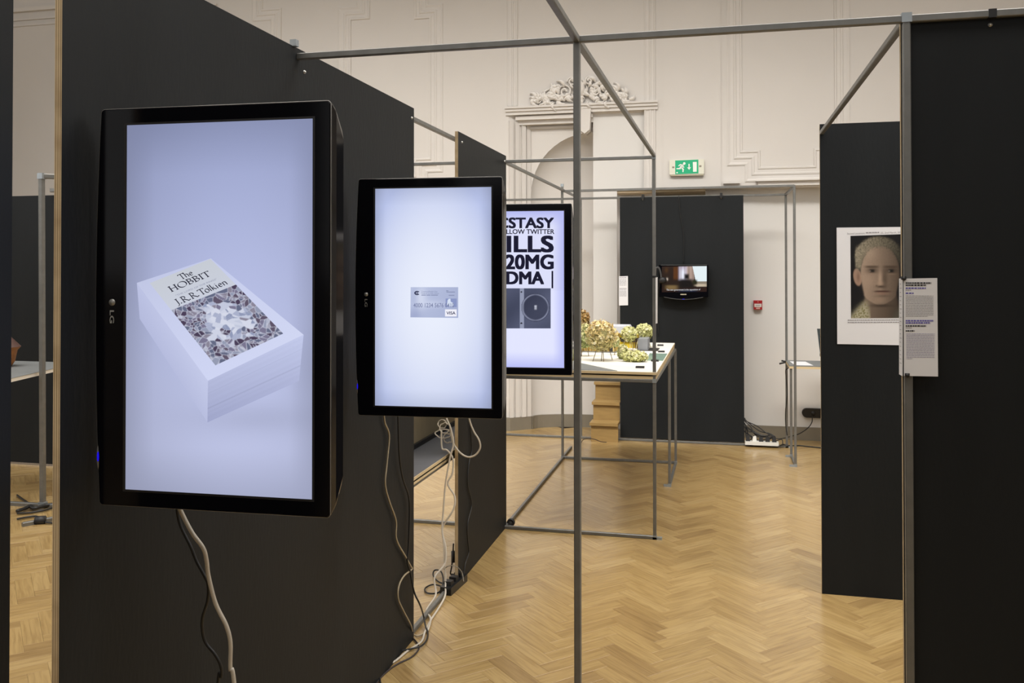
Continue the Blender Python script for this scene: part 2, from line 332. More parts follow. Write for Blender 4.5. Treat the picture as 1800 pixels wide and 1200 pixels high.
# plaster cartouche above the niche: scrolls and curling leaves
g=G(); cx,cz=-1.405,3.40; r2=random.Random(3)
def env(x): return .30*(1-(abs(x)/.56)**1.7)
def leaf(x,z,a,l,w,y0):
    pts=[]; 
    for i in range(6):
        t=i/5; pts.append(Vector((x+math.cos(a+t*1.5)*l*t, y0-.018-.028*math.sin(t*math.pi), z+math.sin(a+t*1.5)*l*t)))
    v=[];m=5
    for i,p in enumerate(pts):
        t=i/5; ww=w*math.sin(math.pi*(.12+.83*t)); d=(pts[min(i+1,5)]-pts[max(i-1,0)]).normalized(); sd=Vector((-d.z,0,d.x))
        for j in range(m):
            s=(j-2)/2; v.append(p+sd*ww*s+Vector((0,.018*s*s-.012,0)))
    g.add(v,[(i*m+j,i*m+j+1,(i+1)*m+j+1,(i+1)*m+j) for i in range(5) for j in range(m-1)],0,True)
for i in range(130):
    x=r2.uniform(-.5,.5); h=max(env(x),.02); z=r2.uniform(0.0,.82)*h; leaf(cx+x,cz+z,r2.uniform(0,6.28),r2.uniform(.045,.10),r2.uniform(.014,.028),YW)
for sx in (-1,1):
    for (ax,az,r0) in ((.16,.12,.075),(.32,.09,.07),(.09,.22,.05),(.44,.045,.045)):
        pts=[(cx+sx*(ax+r0*(1-t/16)*math.cos(.75*t)),YW-.018-.0015*t,cz+az+r0*(1-t/16)*math.sin(.75*t)) for t in range(14)]; g.tube(pts,.010,6,0,3)
    for i in range(8): g.ball((cx+sx*r2.uniform(.05,.5),YW-.02,cz+.03+r2.uniform(0,.05)),(.022,.03,.018),10,6)
g.ball((cx,YW-.02,cz+.13),(.05,.06,.08))
trim(g,mat('cartouche_plaster',(.74,.71,.67),.6,spec=.25,var=.02))

# ------------------------------------------------------------------ exhibition boards
def board(label, ax, c, a, b, z0, z1, side, group='black plywood exhibition boards', t=.018):
    # ax 'X': board in a plane X=c facing +X, running a..b along Y; ax 'Y': plane Y=c facing -Y, running a..b along X
    if ax=='X': loc=(c-t/2,(a+b)/2,z0); rz=math.pi/2
    else: loc=(( a+b)/2,c+t/2,z0); rz=0
    T=Thing('exhibition_board',label,'board',loc,group,rz); L2=abs(b-a)/2; h=z1-z0; g=G()
    v=[(-L2,-t/2,0),(L2,-t/2,0),(L2,t/2,0),(-L2,t/2,0),(-L2,-t/2,h),(L2,-t/2,h),(L2,t/2,h),(-L2,t/2,h)]
    g.add(v,[(0,1,5,4),(2,3,7,6)],0); g.add(v,[(0,3,2,1),(4,5,6,7),(1,2,6,5),(3,0,4,7)],1)
    T.part('sheet',g,[BLACK,PLY],local=True); return T
def screw(T, p, d):
    g=G(); p=Vector(p); d=Vector(d); g.cyl(p-d*.002,p+d*.003,.006,10); g.ball(tuple(p+d*.003),.005,8,5); T.part('screw',g,SCREW)
XW=-1.380; H=2.44
b0=board('black board at the far left edge with a narrow gap beside it','X',XW,.25,1.475,0,2.46,1)
b1=board('long black board carrying the two nearest upright screens','X',XW,1.609,3.834,0,H,1)
b2=board('narrow black board behind the second upright screen, pale plywood edge showing','X',XW,4.532,5.618,0,H,1)
b3=board('near black board at the right edge behind the text sheet','Y',2.704,.503,1.72,0,2.41,1)
b4=board('black board with the portrait poster on it','Y',4.855,.505,1.72,0.0,2.456,1)
b5=board('black board against the back wall carrying the small television','Y',8.69,-.976,.207,.03,2.395,1)
b6=board('distant black board seen through the gap at the left','Y',6.434,-7.2,-4.9,.02,2.33,1)
for y,z in ((2.735,2.37),(3.80,2.39)): screw(b1,(XW,y,z),(1,0,0))
for y,z in ((4.60,2.39),(5.57,2.40)): screw(b2,(XW,y,z),(1,0,0))
screw(b3,(.737,2.704,2.385),(0,-1,0))
for p in ((-.75,2.37),(.0,2.37)): screw(b5,(p[0],8.69,p[1]),(0,-1,0))
board('added black board behind the viewer, darkens screen reflections','Y',-1.3,-1.4,2.6,0,2.44,1,None)  # unseen board, added so the glossy screens reflect something dark
# ------------------------------------------------------------------ steel tube frames
TS=.021; TH=2.412
def frame(label, base): return Thing('tube_frame',label,'frame',base,'square steel tube frames')
def rail(T,n,p,q,t=TS): g=G(); g.bar(p,q,t); return T.part(n,g,STEEL)
def conn(T,p,s=.0125,foot=None):
    g=G(); x,y,z=p; g.box((x-s,y-s,z-s),(x+s,y+s,z+s)); 
    if foot: g.box((x-s,y-s,z-s),(x+foot[0],y+foot[1],z+s*.2))
    return T.part('connector',g,CAST)
XP,YF,XR=-.4344,2.6922,.5155; XB=XW-.018-TS/2
F=frame('front frame of grey tubes with a lone upright post in the middle of the view',(XP,YF,0))
rail(F,'post',(XP,YF,0),(XP,YF,TH)); rail(F,'post',(XR,YF,0),(XR,YF,TH)); rail(F,'rail',(XW+.0005,YF,TH),(2.4,YF,TH))
rail(F,'rail',(XP,-.7,TH),(XP,YF-TS/2,TH)); rail(F,'rail',(XP,YF+TS/2,TH),(-.4125,5.575,TH)); rail(F,'rail',(XR,YF+TS/2,TH),(.5155,4.853,TH))
conn(F,(XR,YF,TH+.003),.0135); conn(F,(XB+.03,YF-.03,2.45),.011)
for x in (XP,XR): g=G(); g.box((x-.03,YF-.03,0),(x+.03,YF+.03,.005)); F.part('foot_plate',g,CAST)
g=G(); g.box((.728,YF-.0125,2.40),(.748,YF+.0125,2.424)); F.part('clip',g,MATTBLK)
rail(F,'wall_rail',(XB,.25,2.402),(XB,5.58,2.402)); rail(F,'base_rail',(XB,.25,TS/2),(XB,5.56,TS/2))
for y in (YF,3.8): rail(F,'wall_post',(XB-.03,y,0),(XB-.03,y,2.39))
g=G(); g.cyl((XB,2.8,2.412),(XB,2.8,2.412+.001),.004)
XT,YT=-.4125,5.585
F2=frame('tall frame of grey tubes with the flower model table in it',(XT,YT,0))
for n,p,q in (('post',(XT,YT,0),(XT,YT,TH-.01)),('post',(-1.385,7.745,0),(-1.385,7.745,2.44)),('leg',(-.398,6.944,0),(-.398,6.944,.985)),('leg',(-.392,7.757,0),(-.392,7.757,.985)),
    ('post',(XB,5.60,0),(XB,5.60,TH-.01)),
    ('rail',(-2.4,YT,TH-.013),(XT,YT,TH-.013)),('rail',(-1.385,5.6,TH-.013),(-1.385,8.68,TH-.013)),
    ('foot_rail',(-2.4,YT,.011),(XT,YT,.011)),('foot_rail',(-1.38,5.6,.011),(-1.38,7.735,.011)),('foot_rail',(-1.38,7.745,.0115),(-.392,7.757,.0115)),('foot_rail',(-.398,6.944,.011),(-.392,7.745,.011)),
    ('foot_rail',(-1.385,7.756,.011),(-1.385,8.2,.011)),
    ('table_rail',(-1.385,YT,.990),(XT-.011,YT,.990)),('table_rail',(XT+.005,YT+.012,.990),(-.394,7.745,.990)),('table_rail',(-1.375,7.75,.990),(-.4,7.757,.990)),('table_rail',(-1.385,5.6,.990),(-1.385,7.74,.990))):
    rail(F2,n,p,q)
for p,ft in (((XT,YT,.0125),(.045,.012)),((XT,YT,.992),None),((-.398,6.944,.0125),(-.045,.012)),((-.392,7.757,.0125),None),((-1.385,7.745,2.44),None),((-1.385,7.745,.0125),None),((XT,YT,TH-.012),None)): conn(F2,p,.0125,ft)
g=G(); g.box((-1.376,5.575,1.0015),(-.40,7.765,1.019),0); tt=F2.part('table_top',g,PLYFACE)
g=G(); g.box((-1.372,5.60,1.019),(-.43,7.74,1.029)); F2.part('gap_shade_filler',g,MATTBLK)  # black filler stands in for the shaded gap under the model base
g=G(); g.box((-1.376,5.572,1.029),(-.398,7.765,1.0465)); mb=F2.part('model_base',g,[BOARDW])
g=G(); g.box((-1.376,5.5705,1.0295),(-.398,5.572,1.0455)); g.box((-.398,5.572,1.0295),(-.3965,7.765,1.0455)); F2.part('plywood_lipping',g,PLYFACE,mb)
F3=frame('back frame of grey tubes along the wall with the small television board',(.60,8.71,0))
for n,p,q in (('post',(.61,7.88,0),(.61,7.88,TH-.01)),('post',(.597,8.71,0),(.597,8.71,TH-.015)),('post',(-1.37,8.71,0),(-1.37,8.71,TH-.015)),
    ('rail',(-1.385,7.80,TH-.02),(.61,7.88,TH-.008)),('rail',(-2.6,8.71,TH-.018),(.597,8.71,TH-.018)),('rail',(.61,7.88,TH-.012),(.597,8.70,TH-.015)),
    ('foot_rail',(-2.4,8.675,.011),(.597,8.70,.011)),('foot_rail',(.61,7.88,.011),(.605,8.275,.011))): rail(F3,n,p,q)
for p,ft in (((.61,7.88,.0125),(-.05,.012)),((.605,8.275,.0125),(-.05,.012)),((.597,8.70,.0125),(.03,.012)),((-1.37,8.71,.0125),(.04,.012))): conn(F3,p,.0125,ft)
for p in ((-.75,8.69),(.0,8.69)): g=G(); g.box((p[0]-.012,8.672,2.375),(p[0]+.012,8.73,2.42)); F3.part('clip',g,MATTBLK)
# small side table at the right of the back frame
T=Thing('side_table','small grey topped table on thin legs beside the portrait board','table',(.605,8.275,0))
g=G(); g.bar((.605,8.275,.025),(.605,8.275,.795),TS); T.part('leg',g,STEEL)
for x,y in ((1.7,8.275),(1.7,8.70)): g=G(); g.bar((x,y,0),(x,y,.795),TS); T.part('leg',g,STEEL)
g=G(); g.box((.59,8.255,.795),(1.72,8.735,.815)); T.part('apron',g,PLYFACE)
g=G(); g.box((.592,8.257,.815),(1.72,8.735,.822)); T.part('top',g,GREYB)
g=G(); g.tube([(.55,8.69,.82),(.60,8.69,.81)],.008,8,0,1); g.tube([(.53,8.69,.79),(.60,8.69,.81)],.008,8,0,1); T.part('clamp',g,MATTBLK)
pz=.8225; g=G(); g.add([(.64,8.30,pz),(.80,8.30,pz),(.76,8.62,pz),(.62,8.62,pz)],[(0,1,2,3)]); g.prism([(.64,8.30,pz),(.80,8.30,pz),(.76,8.62,pz),(.62,8.62,pz)],(0,0,.001))
single('paper_sheet','white paper sheet lying on the small side table','paper',g,PAPER)
T=Thing('laptop','grey laptop standing open on the small side table','laptop',(.98,8.5,.822))
g=G(); g.box((.90,8.34,.822),(1.22,8.58,.838)); T.part('base',g,GREYB)
g=G(); g.prism([(.893,8.585,.838),(.905,8.585,.838),(.885,8.66,1.13),(.868,8.66,1.13)],(.30,.0,0)); T.part('lid',g,mat('laptop_lid',(.07,.09,.09),.4))
for z in (.88,.94,1.0,1.06): g=G(); g.box((.885,8.575,z),(.897,8.60,z+.025)); T.part('port',g,MATTBLK)

# ------------------------------------------------------------------ text and picture helpers
_tc={}
def text2d(s, off=0.0):
    if (s,off) in _tc: return _tc[(s,off)]
    cu=bpy.data.curves.new('t','FONT'); cu.body=s; cu.size=1; cu.dimensions='2D'; cu.fill_mode='FRONT'; cu.offset=off; cu.resolution_u=4
    o=bpy.data.objects.new('t',cu); COL.objects.link(o); dg=bpy.context.evaluated_depsgraph_get(); dg.update()
    m=o.evaluated_get(dg).to_mesh(); v=[(p.co.x,p.co.y) for p in m.vertices]; f=[tuple(p.vertices) for p in m.polygons]
    o.evaluated_get(dg).to_mesh_clear(); bpy.data.objects.remove(o); bpy.data.curves.remove(cu)
    _tc[(s,off)]=(v,f); return v,f
def orient(g, n):                          # make every face look along n
    for i,q in enumerate(g.f):
        a,b,c=(Vector(g.v[q[k]]) for k in (0,1,2)); 
        nn=(b-a).cross(c-a)
        if len(q)>3: nn=nn+(c-a).cross(Vector(g.v[q[3]])-a)
        if nn.dot(n)<0: g.f[i]=q[::-1]
    return g
class Plane:                               # a flat picture in the scene; coordinates as read off the photograph
    def __init__(s,o,n): s.o=Vector(o); s.n=Vector(n).normalized()
    def p(s,x,y,e=0.0005): return WP(x,y,s.o,s.n,e)
    def poly(s,pts,e=.0005,g=None):
        g=g or G(); g.add([s.p(x,y,e) for x,y in pts],[tuple(range(len(pts)))]); return orient(g,s.n)
    def text(s,t,x0,x1,yt,yb,e=.0012,off=0.0,ref=None,slope=0.0,g=None,bold=0.0):   # text so that ref (a tail of t) fills x0..x1, caps yt..yb
        v,f=text2d(t,off); rv=text2d(ref,off)[0] if ref else v; cap=text2d('H',off)[0]
        c0=min(p[1] for p in cap); c1=max(p[1] for p in cap); w=max(p[0] for p in rv)-min(p[0] for p in rv); xm=max(p[0] for p in v)
        sx=(x1-x0-2*bold)/w; sy=(yb-yt)/(c1-c0); g=g or G()
        for bx in ((-bold,0,bold) if bold else (0,)):
            for by in ((-bold*.6,bold*.6) if bold else (0,)):
                g.add([s.p(x1-bold+bx+(a-xm)*sx, yb+by-(b-c0)*sy+slope*((a-xm)*sx), e) for a,b in v],f)
        return orient(g,s.n)
    def hom(s,t,H,rect,off=0.0,e=.0012,g=None):   # text inside rect (u0,v0,u1,v1; v down) of a quad given by homography H
        v,f=text2d(t,off) if isinstance(t,str) else t; xs=[p[0] for p in v]; ys=[p[1] for p in v]; g=g or G(); u0,v0,u1,v1=rect; P=[]
        for a,b in v:
            u=u0+(a-min(xs))/(max(xs)-min(xs))*(u1-u0); w=v1-(b-min(ys))/(max(ys)-min(ys))*(v1-v0); q=H@np.array([u,w,1]); P.append(s.p(q[0]/q[2],q[1]/q[2],e))
        g.add(P,f); return orient(g,s.n)
def homog(q):
    A=[];B=[]
    for (u,v),(x,y) in zip(((0,0),(1,0),(1,1),(0,1)),q):
        A.append([u,v,1,0,0,0,-u*x,-v*x]); B.append(x); A.append([0,0,0,u,v,1,-u*y,-v*y]); B.append(y)
    h=np.linalg.solve(np.array(A),np.array(B)); return np.append(h,1).reshape(3,3)
def picture(name, pl, quad, nx, ny, fn, m, parent, T, e=.0005, label=None):
    Hm=homog(quad); U,Vv=np.meshgrid(np.linspace(0,1,nx+1),np.linspace(0,1,ny+1)); q=Hm@np.stack([U.ravel(),Vv.ravel(),np.ones(U.size)])
    px,py=q[0]/q[2],q[1]/q[2]; d=np.outer((px-900)/FPX,_r)+np.outer((CY-py)/FPX,_u)+np.array(_f)[None]
    nn=np.array(pl.n); t=((np.array(pl.o)-np.array(CAMP))@nn)/(d@nn); P=np.array(CAMP)+d*t[:,None]+nn*e
    I4=np.array(T.I); P=P@I4[:3,:3].T+I4[:3,3]
    k=np.arange((nx+1)*(ny+1)).reshape(ny+1,nx+1); F=np.stack([k[1:,:-1],k[1:,1:],k[:-1,1:],k[:-1,:-1]],-1).reshape(-1,4)
    me=bpy.data.meshes.new(name); me.from_pydata(P.tolist(),[],F.tolist()); me.materials.append(m); me.update()
    c=np.clip(fn(U.ravel(),Vv.ravel(),px,py),0,4); c=np.concatenate([c,np.ones((len(c),1))],1)
    a=me.color_attributes.new('Col','FLOAT_COLOR','POINT'); a.data.foreach_set('color',c.astype(np.float32).ravel())
    o=link(name,me,parent or T.o)
    if label: o['label']=label
    return o
def gs(x,y,cx,cy,sx,sy,p=2): return np.exp(-(np.abs((x-cx)/sx)**p+np.abs((y-cy)/sy)**p))
def ramp(t,a,b): t=np.clip(t,0,1)[:,None]; return np.array(a)[None]*(1-t)+np.array(b)[None]*t
def over(c,m,col): m=np.clip(m,0,1)[:,None]; return c*(1-m)+np.array(col)[None]*m
def vnoise(x,y,sc,seed=0): return np.array([noise.noise(Vector((a*sc,b*sc,seed))) for a,b in zip(x,y)])
# ------------------------------------------------------------------ upright screens
TW_,TH_=.5425,.875
def outline(x0,x1,z0,z1,r,bow=0,n=5):
    pts=[]
    for cx_,cz_,a0 in ((x1-r,z0+r,-90),(x1-r,z1-r,0),(x0+r,z1-r,90),(x0+r,z0+r,180)):
        for i in range(n+1):
            a=math.radians(a0+90*i/n); pts.append([cx_+r*math.cos(a),cz_+r*math.sin(a)])
    out=[]
    for i,p in enumerate(pts):
        out.append(p); q=pts[(i+1)%len(pts)]
        if abs(p[1]-q[1])>.3:
            for k in range(1,16): t=k/16; out.append([p[0]+(q[0]-p[0])*t,p[1]+(q[1]-p[1])*t])
    if bow:
        zm,hh=(z0+z1)/2,(z1-z0)/2
        for p in out:
            if p[0]<x0+.02: p[0]-=bow*max(0,1-((p[1]-zm)/hh)**2)
    return out
def loft(rings,mi=0):
    g=G(); n=len(rings[0]); v=[p for r in rings for p in r]
    f=[(i*n+k,i*n+(k+1)%n,(i+1)*n+(k+1)%n,(i+1)*n+k) for i in range(len(rings)-1) for k in range(n)]
    g.add(v,f,mi,False); g.add(rings[0],[tuple(range(n))]); g.add(rings[-1],[tuple(range(n-1,-1,-1))]); return g
SCRQ={}
def television(label,x,y,z,rot,wall_y):
    T=Thing('television',label,'television',(x,y,z),'upright flat screens on the left boards',rot); L=lambda ol,d:[(p[0],d,p[1]) for p in ol]
    f0=outline(.003,TW_-.002,.002,TH_-.002,.006,.011); f1=outline(0,TW_,0,TH_,.008,.012); f2=outline(.004,TW_+.003,.004,TH_-.004,.02,.008)
    f3=outline(.012,TW_+.005,.014,TH_-.014,.06,.004); f4=outline(.06,TW_-.05,.09,TH_-.09,.06)
    g=loft([L(f4,.09),L(f3,.060),L(f2,.026),L(f1,.010),L(f1,.002)]); T.part('shell',g,SIDEBLK,local=True)
    g=loft([L(f1,.002),L(f0,0)]); bz=T.part('bezel',g,GLOSSBLK,local=True)
    rp=[(p[0],.003,p[1]) for p in f1]; g=G(); g.tube(rp+[rp[0]],.0011,5,0,1); T.part('edge_lip',g,RIM,bz,local=True)
    g=G(); g.box((.058,-.0003,.032),(.508,.001,.843)); T.part('screen_border',g,MATTBLK,bz,local=True)
    # standby light in its bump on the lower long edge, maker's mark
    g=G(); g.ball((-.0045,.004,.105),(.0045,.005,.030),10,8); lt=T.part('light_housing',g,RIM,bz,local=True)
    g=G(); g.ball((-.0030,-.0008,.106),(.0022,.0025,.011),10,8); T.part('standby_light',g,flat_emit('blue_led',(.01,.005,.7)),lt,local=True,label='glowing blue standby light')
    lx,lz=.030,.435; g=G(); g.cyl((lx,.001,lz+.012),(lx,-.0012,lz+.012),.0075,18)
    v,f=text2d('LG',.02); w=max(p[0] for p in v); s_=.030/w
    g.add([(lx-.005+.0105*(p[1]/.72),-.001,lz-.004-p[0]*s_) for p in v],f)
    orient(g,Vector((0,-1,0))) if False else None
    T.part('logo',g,mat('logo_silver',(.36,.36,.34),.35,metal=.4),bz,label='grey maker mark')
    lo=bpy.data.objects[-1] if False else None
    g=G(); g.box((.10,.085,.34),(.44,.10,.54)); T.part('mount_plate',g,MATTBLK,local=True)
    dx=Matrix.Rotation(-rot,4,'Z')@Vector((XW+.002-x,wall_y-y,0))
    g=G(); g.bar((.25,.115,.44),(dx.x,dx.y,.44),.03); g.box((dx.x,dx.y-.05,.36),(dx.x+.012,dx.y+.05,.52)); T.part('mount_arm',g,MATTBLK,local=True)
    nrm=Matrix.Rotation(rot,4,'Z')@Vector((0,-1,0)); pl=Plane(Vector((x,y,z))+nrm*.0008,nrm)
    c=[]; 
    for u,v in ((.065,.838),(.503,.838),(.503,.037),(.065,.037)):
        p=Matrix.Translation((x,y,z))@Matrix.Rotation(rot,4,'Z')@Vector((u,0,v)); d=p-CAMP; c.append((900+FPX*d.dot(_r)/d.dot(_f),CY-FPX*d.dot(_u)/d.dot(_f)))
    return T,pl,c
TV1=television('nearest and largest upright screen showing a thick white book',-1.3408,1.683,1.181,.0367,2.12)
TV2=television('middle upright screen showing a silver payment card',-1.3119,3.0398,1.1582,.0674,3.45)
TV3=television('furthest upright screen showing bold capitals and an open disc case',-1.2824,4.3697,1.1555,.100,4.85)
# fix: logo geometry was given in local coordinates
for o in [o for o in COL.objects if o.name.split('.')[0]=='logo']:
    T0=o.parent.parent; M=Matrix.Translation(T0.location)@Matrix.Rotation(T0.rotation_euler.z,4,'Z'); o.data.transform(M)
def lin(h): return np.array(srgb(h))
# --- screen 1: the book
T,pl,c=TV1
def bg1(u,v,px,py):
    b=np.exp(-(((u-.62)/.62)**2+((v-.62)/.62)**2)*.55); edge=np.minimum(np.minimum(u/.16,1),np.minimum((1-u)/.12,1))*np.minimum(np.minimum(v/.14,1),np.minimum((1-v)/.12,1))
    k=.42+.58*b; k=k*(.80+.20*np.clip(edge,0,1)); base=ramp(v*1.1,lin('A6AFD8')*1.08,lin('BFC5E6'))
    c=base*k[:,None]*1.02
    sh=gs(px,py,540,650,40,60)*.10+gs(px,py,450,735,110,28)*.16+gs(px,py,330,700,60,60)*.02
    return c*(1-sh)[:,None]
scr=picture('screen',pl,c,44,88,bg1,VEMIT,None,T)
def solid(name,quad,cols,nx=10,ny=10,e=.001,tex=None):
    cc=[lin(h) for h in cols]
    def fn(u,v,px,py):
        r=(cc[0]*((1-u)*(1-v))[:,None]+cc[1]*(u*(1-v))[:,None]+cc[2]*(u*v)[:,None]+cc[3]*((1-u)*v)[:,None]); return r if tex is None else tex(r,u,v)
    return picture(name,pl,quad,nx,ny,fn,VEMIT,scr,T,e)
solid('book_side',[(241,497),(366,669),(365,742),(246,560)],['BBC1E2','C3C9E8','B7BDDE','B4BADC'],e=.0009)
def pages(r,u,v): return r*(1+.014*np.sin(v*46+2*np.sin(v*9))*np.ones_like(u))[:,None]*(1-.14*np.exp(-((v-.66)/.012)**2)-.08*np.exp(-((v-.30)/.01)**2))[:,None]
solid('book_page_block',[(366,669),(534,588),(526,669),(365,742)],['B3B9DA','C2C9EA','AEB4D6','9FA5C9'],20,80,.0010,pages)
solid('book_top',[(241,497),(371,454),(534,588),(366,669)],['C0C6E4','C3CAEA','D0D6F2','CFD5F3'],e=.0012)
CV=[(264,497.4),(370.5,454.8),(498.4,586),(379.3,641.8)]; HC=homog(CV)
def cover(u,v,px,py): return ramp(v,lin('C6CBD4'),lin('C9CEDC'))
picture('book_cover_panel',pl,[(264,497.4),(370.5,454.8),(415.3,500),(301.8,545)],6,6,cover,VEMIT,scr,T,.0014)
rs=np.random.RandomState(5); SP=rs.uniform(0,1,(330,2)); SC=rs.uniform(0,1,330)
PALD=[lin(h) for h in ('4B4058','5E5468','7A7690','646A84','8A8698','3C3448')]; PALL=[lin(h) for h in ('CDD2E4','A9B0CA','D4D8E8','8F98B6','C2C8DC')]
def art(u,v,px,py):                        # a plain patchwork of outlined cells: pale in the middle, plum and slate round it
    uu=u+.02*np.sin(v*17); vv=v+.02*np.sin(u*14); d=np.sqrt(((uu[:,None]-SP[None,:,0])*1.0)**2+(vv[:,None]-SP[None,:,1])**2)
    k=np.argsort(d,1)[:,:2]; d0=np.take_along_axis(d,k[:,:1],1)[:,0]; d1=np.take_along_axis(d,k[:,1:2],1)[:,0]; id0=k[:,0]
    sx,sy=SP[id0,0],SP[id0,1]; nz=np.sin(sx*23+sy*9)*.35+np.sin(sy*31-sx*13)*.35; mid=((sx-.52)/.30)**2+((sy-.48)/.34)**2+nz<.85
    dk=np.array(PALD)[(SC[id0]*6).astype(int)%6]; lt=np.array(PALL)[(SC[id0]*23).astype(int)%5]; c=np.where(mid[:,None],lt,dk)
    c=np.where((~mid&(SC[id0]>.82))[:,None],np.array(PALL[1])*.75,c)
    ln=np.clip(1-(d1-d0)/.010,0,1)*np.where(mid,.25,.85); return over(c,ln,lin('CDD0E2'))
picture('book_cover_picture',pl,[(301.8,545),(415.3,500),(498.4,586),(379.3,641.8)],100,120,art,VEMIT,scr,T,.0014)
# broad-nib lettering for the cover
def ell(cx_,cy_,rx,ry,a0,a1,n=18): return [(cx_+rx*math.cos(math.radians(a0+(a1-a0)*i/n)),cy_+ry*math.sin(math.radians(a0+(a1-a0)*i/n))) for i in range(n+1)]
GL={'T':([[(0,.98),(.78,1)],[(.39,1),(.39,0)],[(.28,0),(.5,0)],[(0,.98),(-.02,.86)],[(.78,1),(.8,.88)]],.72),
'h':([[(.1,1.05),(.1,0)],ell(.30,.40,.20,.22,170,0)+[(.5,0)],[(0,1.02),(.1,1.05)]],.62),
'e':([[(.06,.34),(.46,.38)]+ell(.27,.32,.21,.30,20,320)],.54),
'H':([[(.12,0),(.12,1)],[(.74,0),(.74,1)],[(.12,.5),(.74,.5)],[(0,0),(.24,0)],[(0,1),(.24,1)],[(.62,0),(.86,0)],[(.62,1),(.86,1)]],.92),
'O':([ell(.5,.5,.47,.52,0,360,28)],1.04),
'B':([[(.12,0),(.12,1)],[(0,1),(.12,1)]+ell(.2,.76,.32,.24,90,-90),[(.12,.52)]+ell(.24,.26,.36,.26,90,-90)+[(0,0)]],.68),
'I':([[(.16,0),(.16,1)],[(.04,0),(.28,0)],[(.04,1),(.28,1)]],.36),
'J':([[(.3,1),(.3,.05),(.2,-.16),(.02,-.2)],[(.16,1),(.42,1)]],.46),
'R':([[(.12,0),(.12,1)],[(0,0),(.24,0)],[(0,1),(.12,1)]+ell(.22,.74,.32,.26,90,-90)+[(.14,.48)],[(.3,.48),(.78,-.02)]],.78),
'.':([[(.02,.03),(.16,.05)],[(.02,.09),(.16,.07)]],.30),
'o':([ell(.28,.31,.25,.32,0,360,22)],.58),'l':([[(.1,1.08),(.1,0)],[(0,1.04),(.1,1.08)]],.22),
'k':([[(.1,1.08),(.1,0)],[(.45,.62),(.1,.3)],[(.2,.38),(.52,0)]],.58),'i':([[(.12,.62),(.12,0)],[(.06,.84),(.18,.88)]],.30),
'n':([[(.1,.62),(.1,0)],ell(.30,.40,.20,.22,170,0)+[(.5,0)]],.6),' ':([],.3)}
def nib(s,w=.12,mn=.035,sp=.07):
    v=[];f=[];x=0; nd=(math.cos(math.radians(35)),math.sin(math.radians(35)))
    for ch in s:
        st,adv=GL[ch]
        for pl_ in st:
            pts=[(p[0]+x,p[1]) for p in pl_]
            for i in range(len(pts)-1):
                (a,b),(c_,d_)=pts[i],pts[i+1]; L_=math.hypot(c_-a,d_-b) or 1e-6; dx,dy=(c_-a)/L_,(d_-b)/L_; hw=(abs(dx*nd[1]-dy*nd[0])*w+mn)/2
                a-=dx*hw*.4;b-=dy*hw*.4;c_+=dx*hw*.4;d_+=dy*hw*.4; k=len(v)
                v+=[(a-dy*hw,b+dx*hw),(a+dy*hw,b-dx*hw),(c_+dy*hw,d_-dx*hw),(c_-dy*hw,d_+dx*hw)]; f.append((k,k+1,k+2,k+3))
        x+=adv+sp
    return v,f
INKE=flat_emit('screen_ink',(.012,.012,.03)); INKE2=flat_emit('screen_grey_ink',tuple(lin('8D91A8')))
CT=homog([(264,497.4),(370.5,454.8),(415.3,500),(301.8,545)])
def covtext(t,rect): return pl.hom(t,HC,rect,e=.0024)
g=covtext(nib('The'),(.405,.030,.625,.102)); T.part('cover_lettering',g,INKE,scr)
g=covtext(nib('HOBBIT'),(.175,.116,.835,.190)); T.part('cover_lettering',g,INKE,scr)
g=pl.hom('"THE LORD OF THE RINGS"',HC,(.19,.233,.846,.252),off=.0,e=.0024); T.part('cover_lettering',g,INKE2,scr)
g=covtext(nib('J.R.R.Tolkien'),(.118,.270,.922,.358)); T.part('cover_lettering',g,INKE,scr)
# --- screen 2: the card
T,pl,c=TV2
def bg2(u,v,px,py):
    r=((u-.5)/.62)**2+((v-.52)/.60)**2; e=np.minimum(u,1-u)/.10; e2=np.minimum(v,1-v)/.08; k=np.clip(np.minimum(e,1)*.5+.5,0,1)*np.clip(np.minimum(e2,1)*.35+.65,0,1)
    c=ramp(r,lin('EAEFFD'),lin('B9C4EA')); return c*(k**.45)[:,None]
scr=picture('screen',pl,c,44,88,bg2,VEMIT,None,T)
def cardf(u,v,px,py):
    c=ramp(u*.6+v*.2,lin('BCC5E2'),lin('9FA9CC')); c=over(c,gs(u,v,.12,.45,.10,.5)*.4,lin('8E9AC2')); c=over(c,gs(u,v,.22,.35,.12,.35)*.7,lin('DCE2F4')); c=over(c,gs(u,v,.4,.55,.3,.12)*.5,lin('D6DDF2')); return over(c,gs(u,v,.05,.95,.2,.2)*.4,lin('8690BC'))
card=picture('payment_card',pl,[(722,504.5),(805.5,504.5),(805.5,558.5),(721.5,557.5)],36,24,cardf,VEMIT,scr,T,.0010)
def card_part(n,g,m): return T.part(n,g,m,scr)
card_part('card_badge',pl.poly([(782.5,543.5),(803,543.5),(803,556),(782.5,556)],.0018),flat_emit('badge_white',tuple(lin('F0F0FA'))))
card_part('card_lettering',pl.text('VISA',785,801,547.2,552.6,.0026,.02),flat_emit('badge_blue',tuple(lin('1D2150'))))
card_part('card_lettering',pl.text('4000 1234 5676 0410',727,798.5,532.5,540,.0024,.01),flat_emit('embossed_grey',tuple(lin('7C84A8'))))
card_part('card_hologram',pl.poly([(783.5,524.5),(803,524.5),(803,539.5),(783.5,539.5)],.0016),flat_emit('hologram_blue',tuple(lin('8B97C4'))))
card_part('card_hologram_bird',pl.poly([(786,536),(787,527.5),(789,525),(792,525),(792.5,530),(798,533),(796,538.5),(789,538.5)],.0020),flat_emit('hologram_pale',tuple(lin('D8E2F4'))))
g=G()
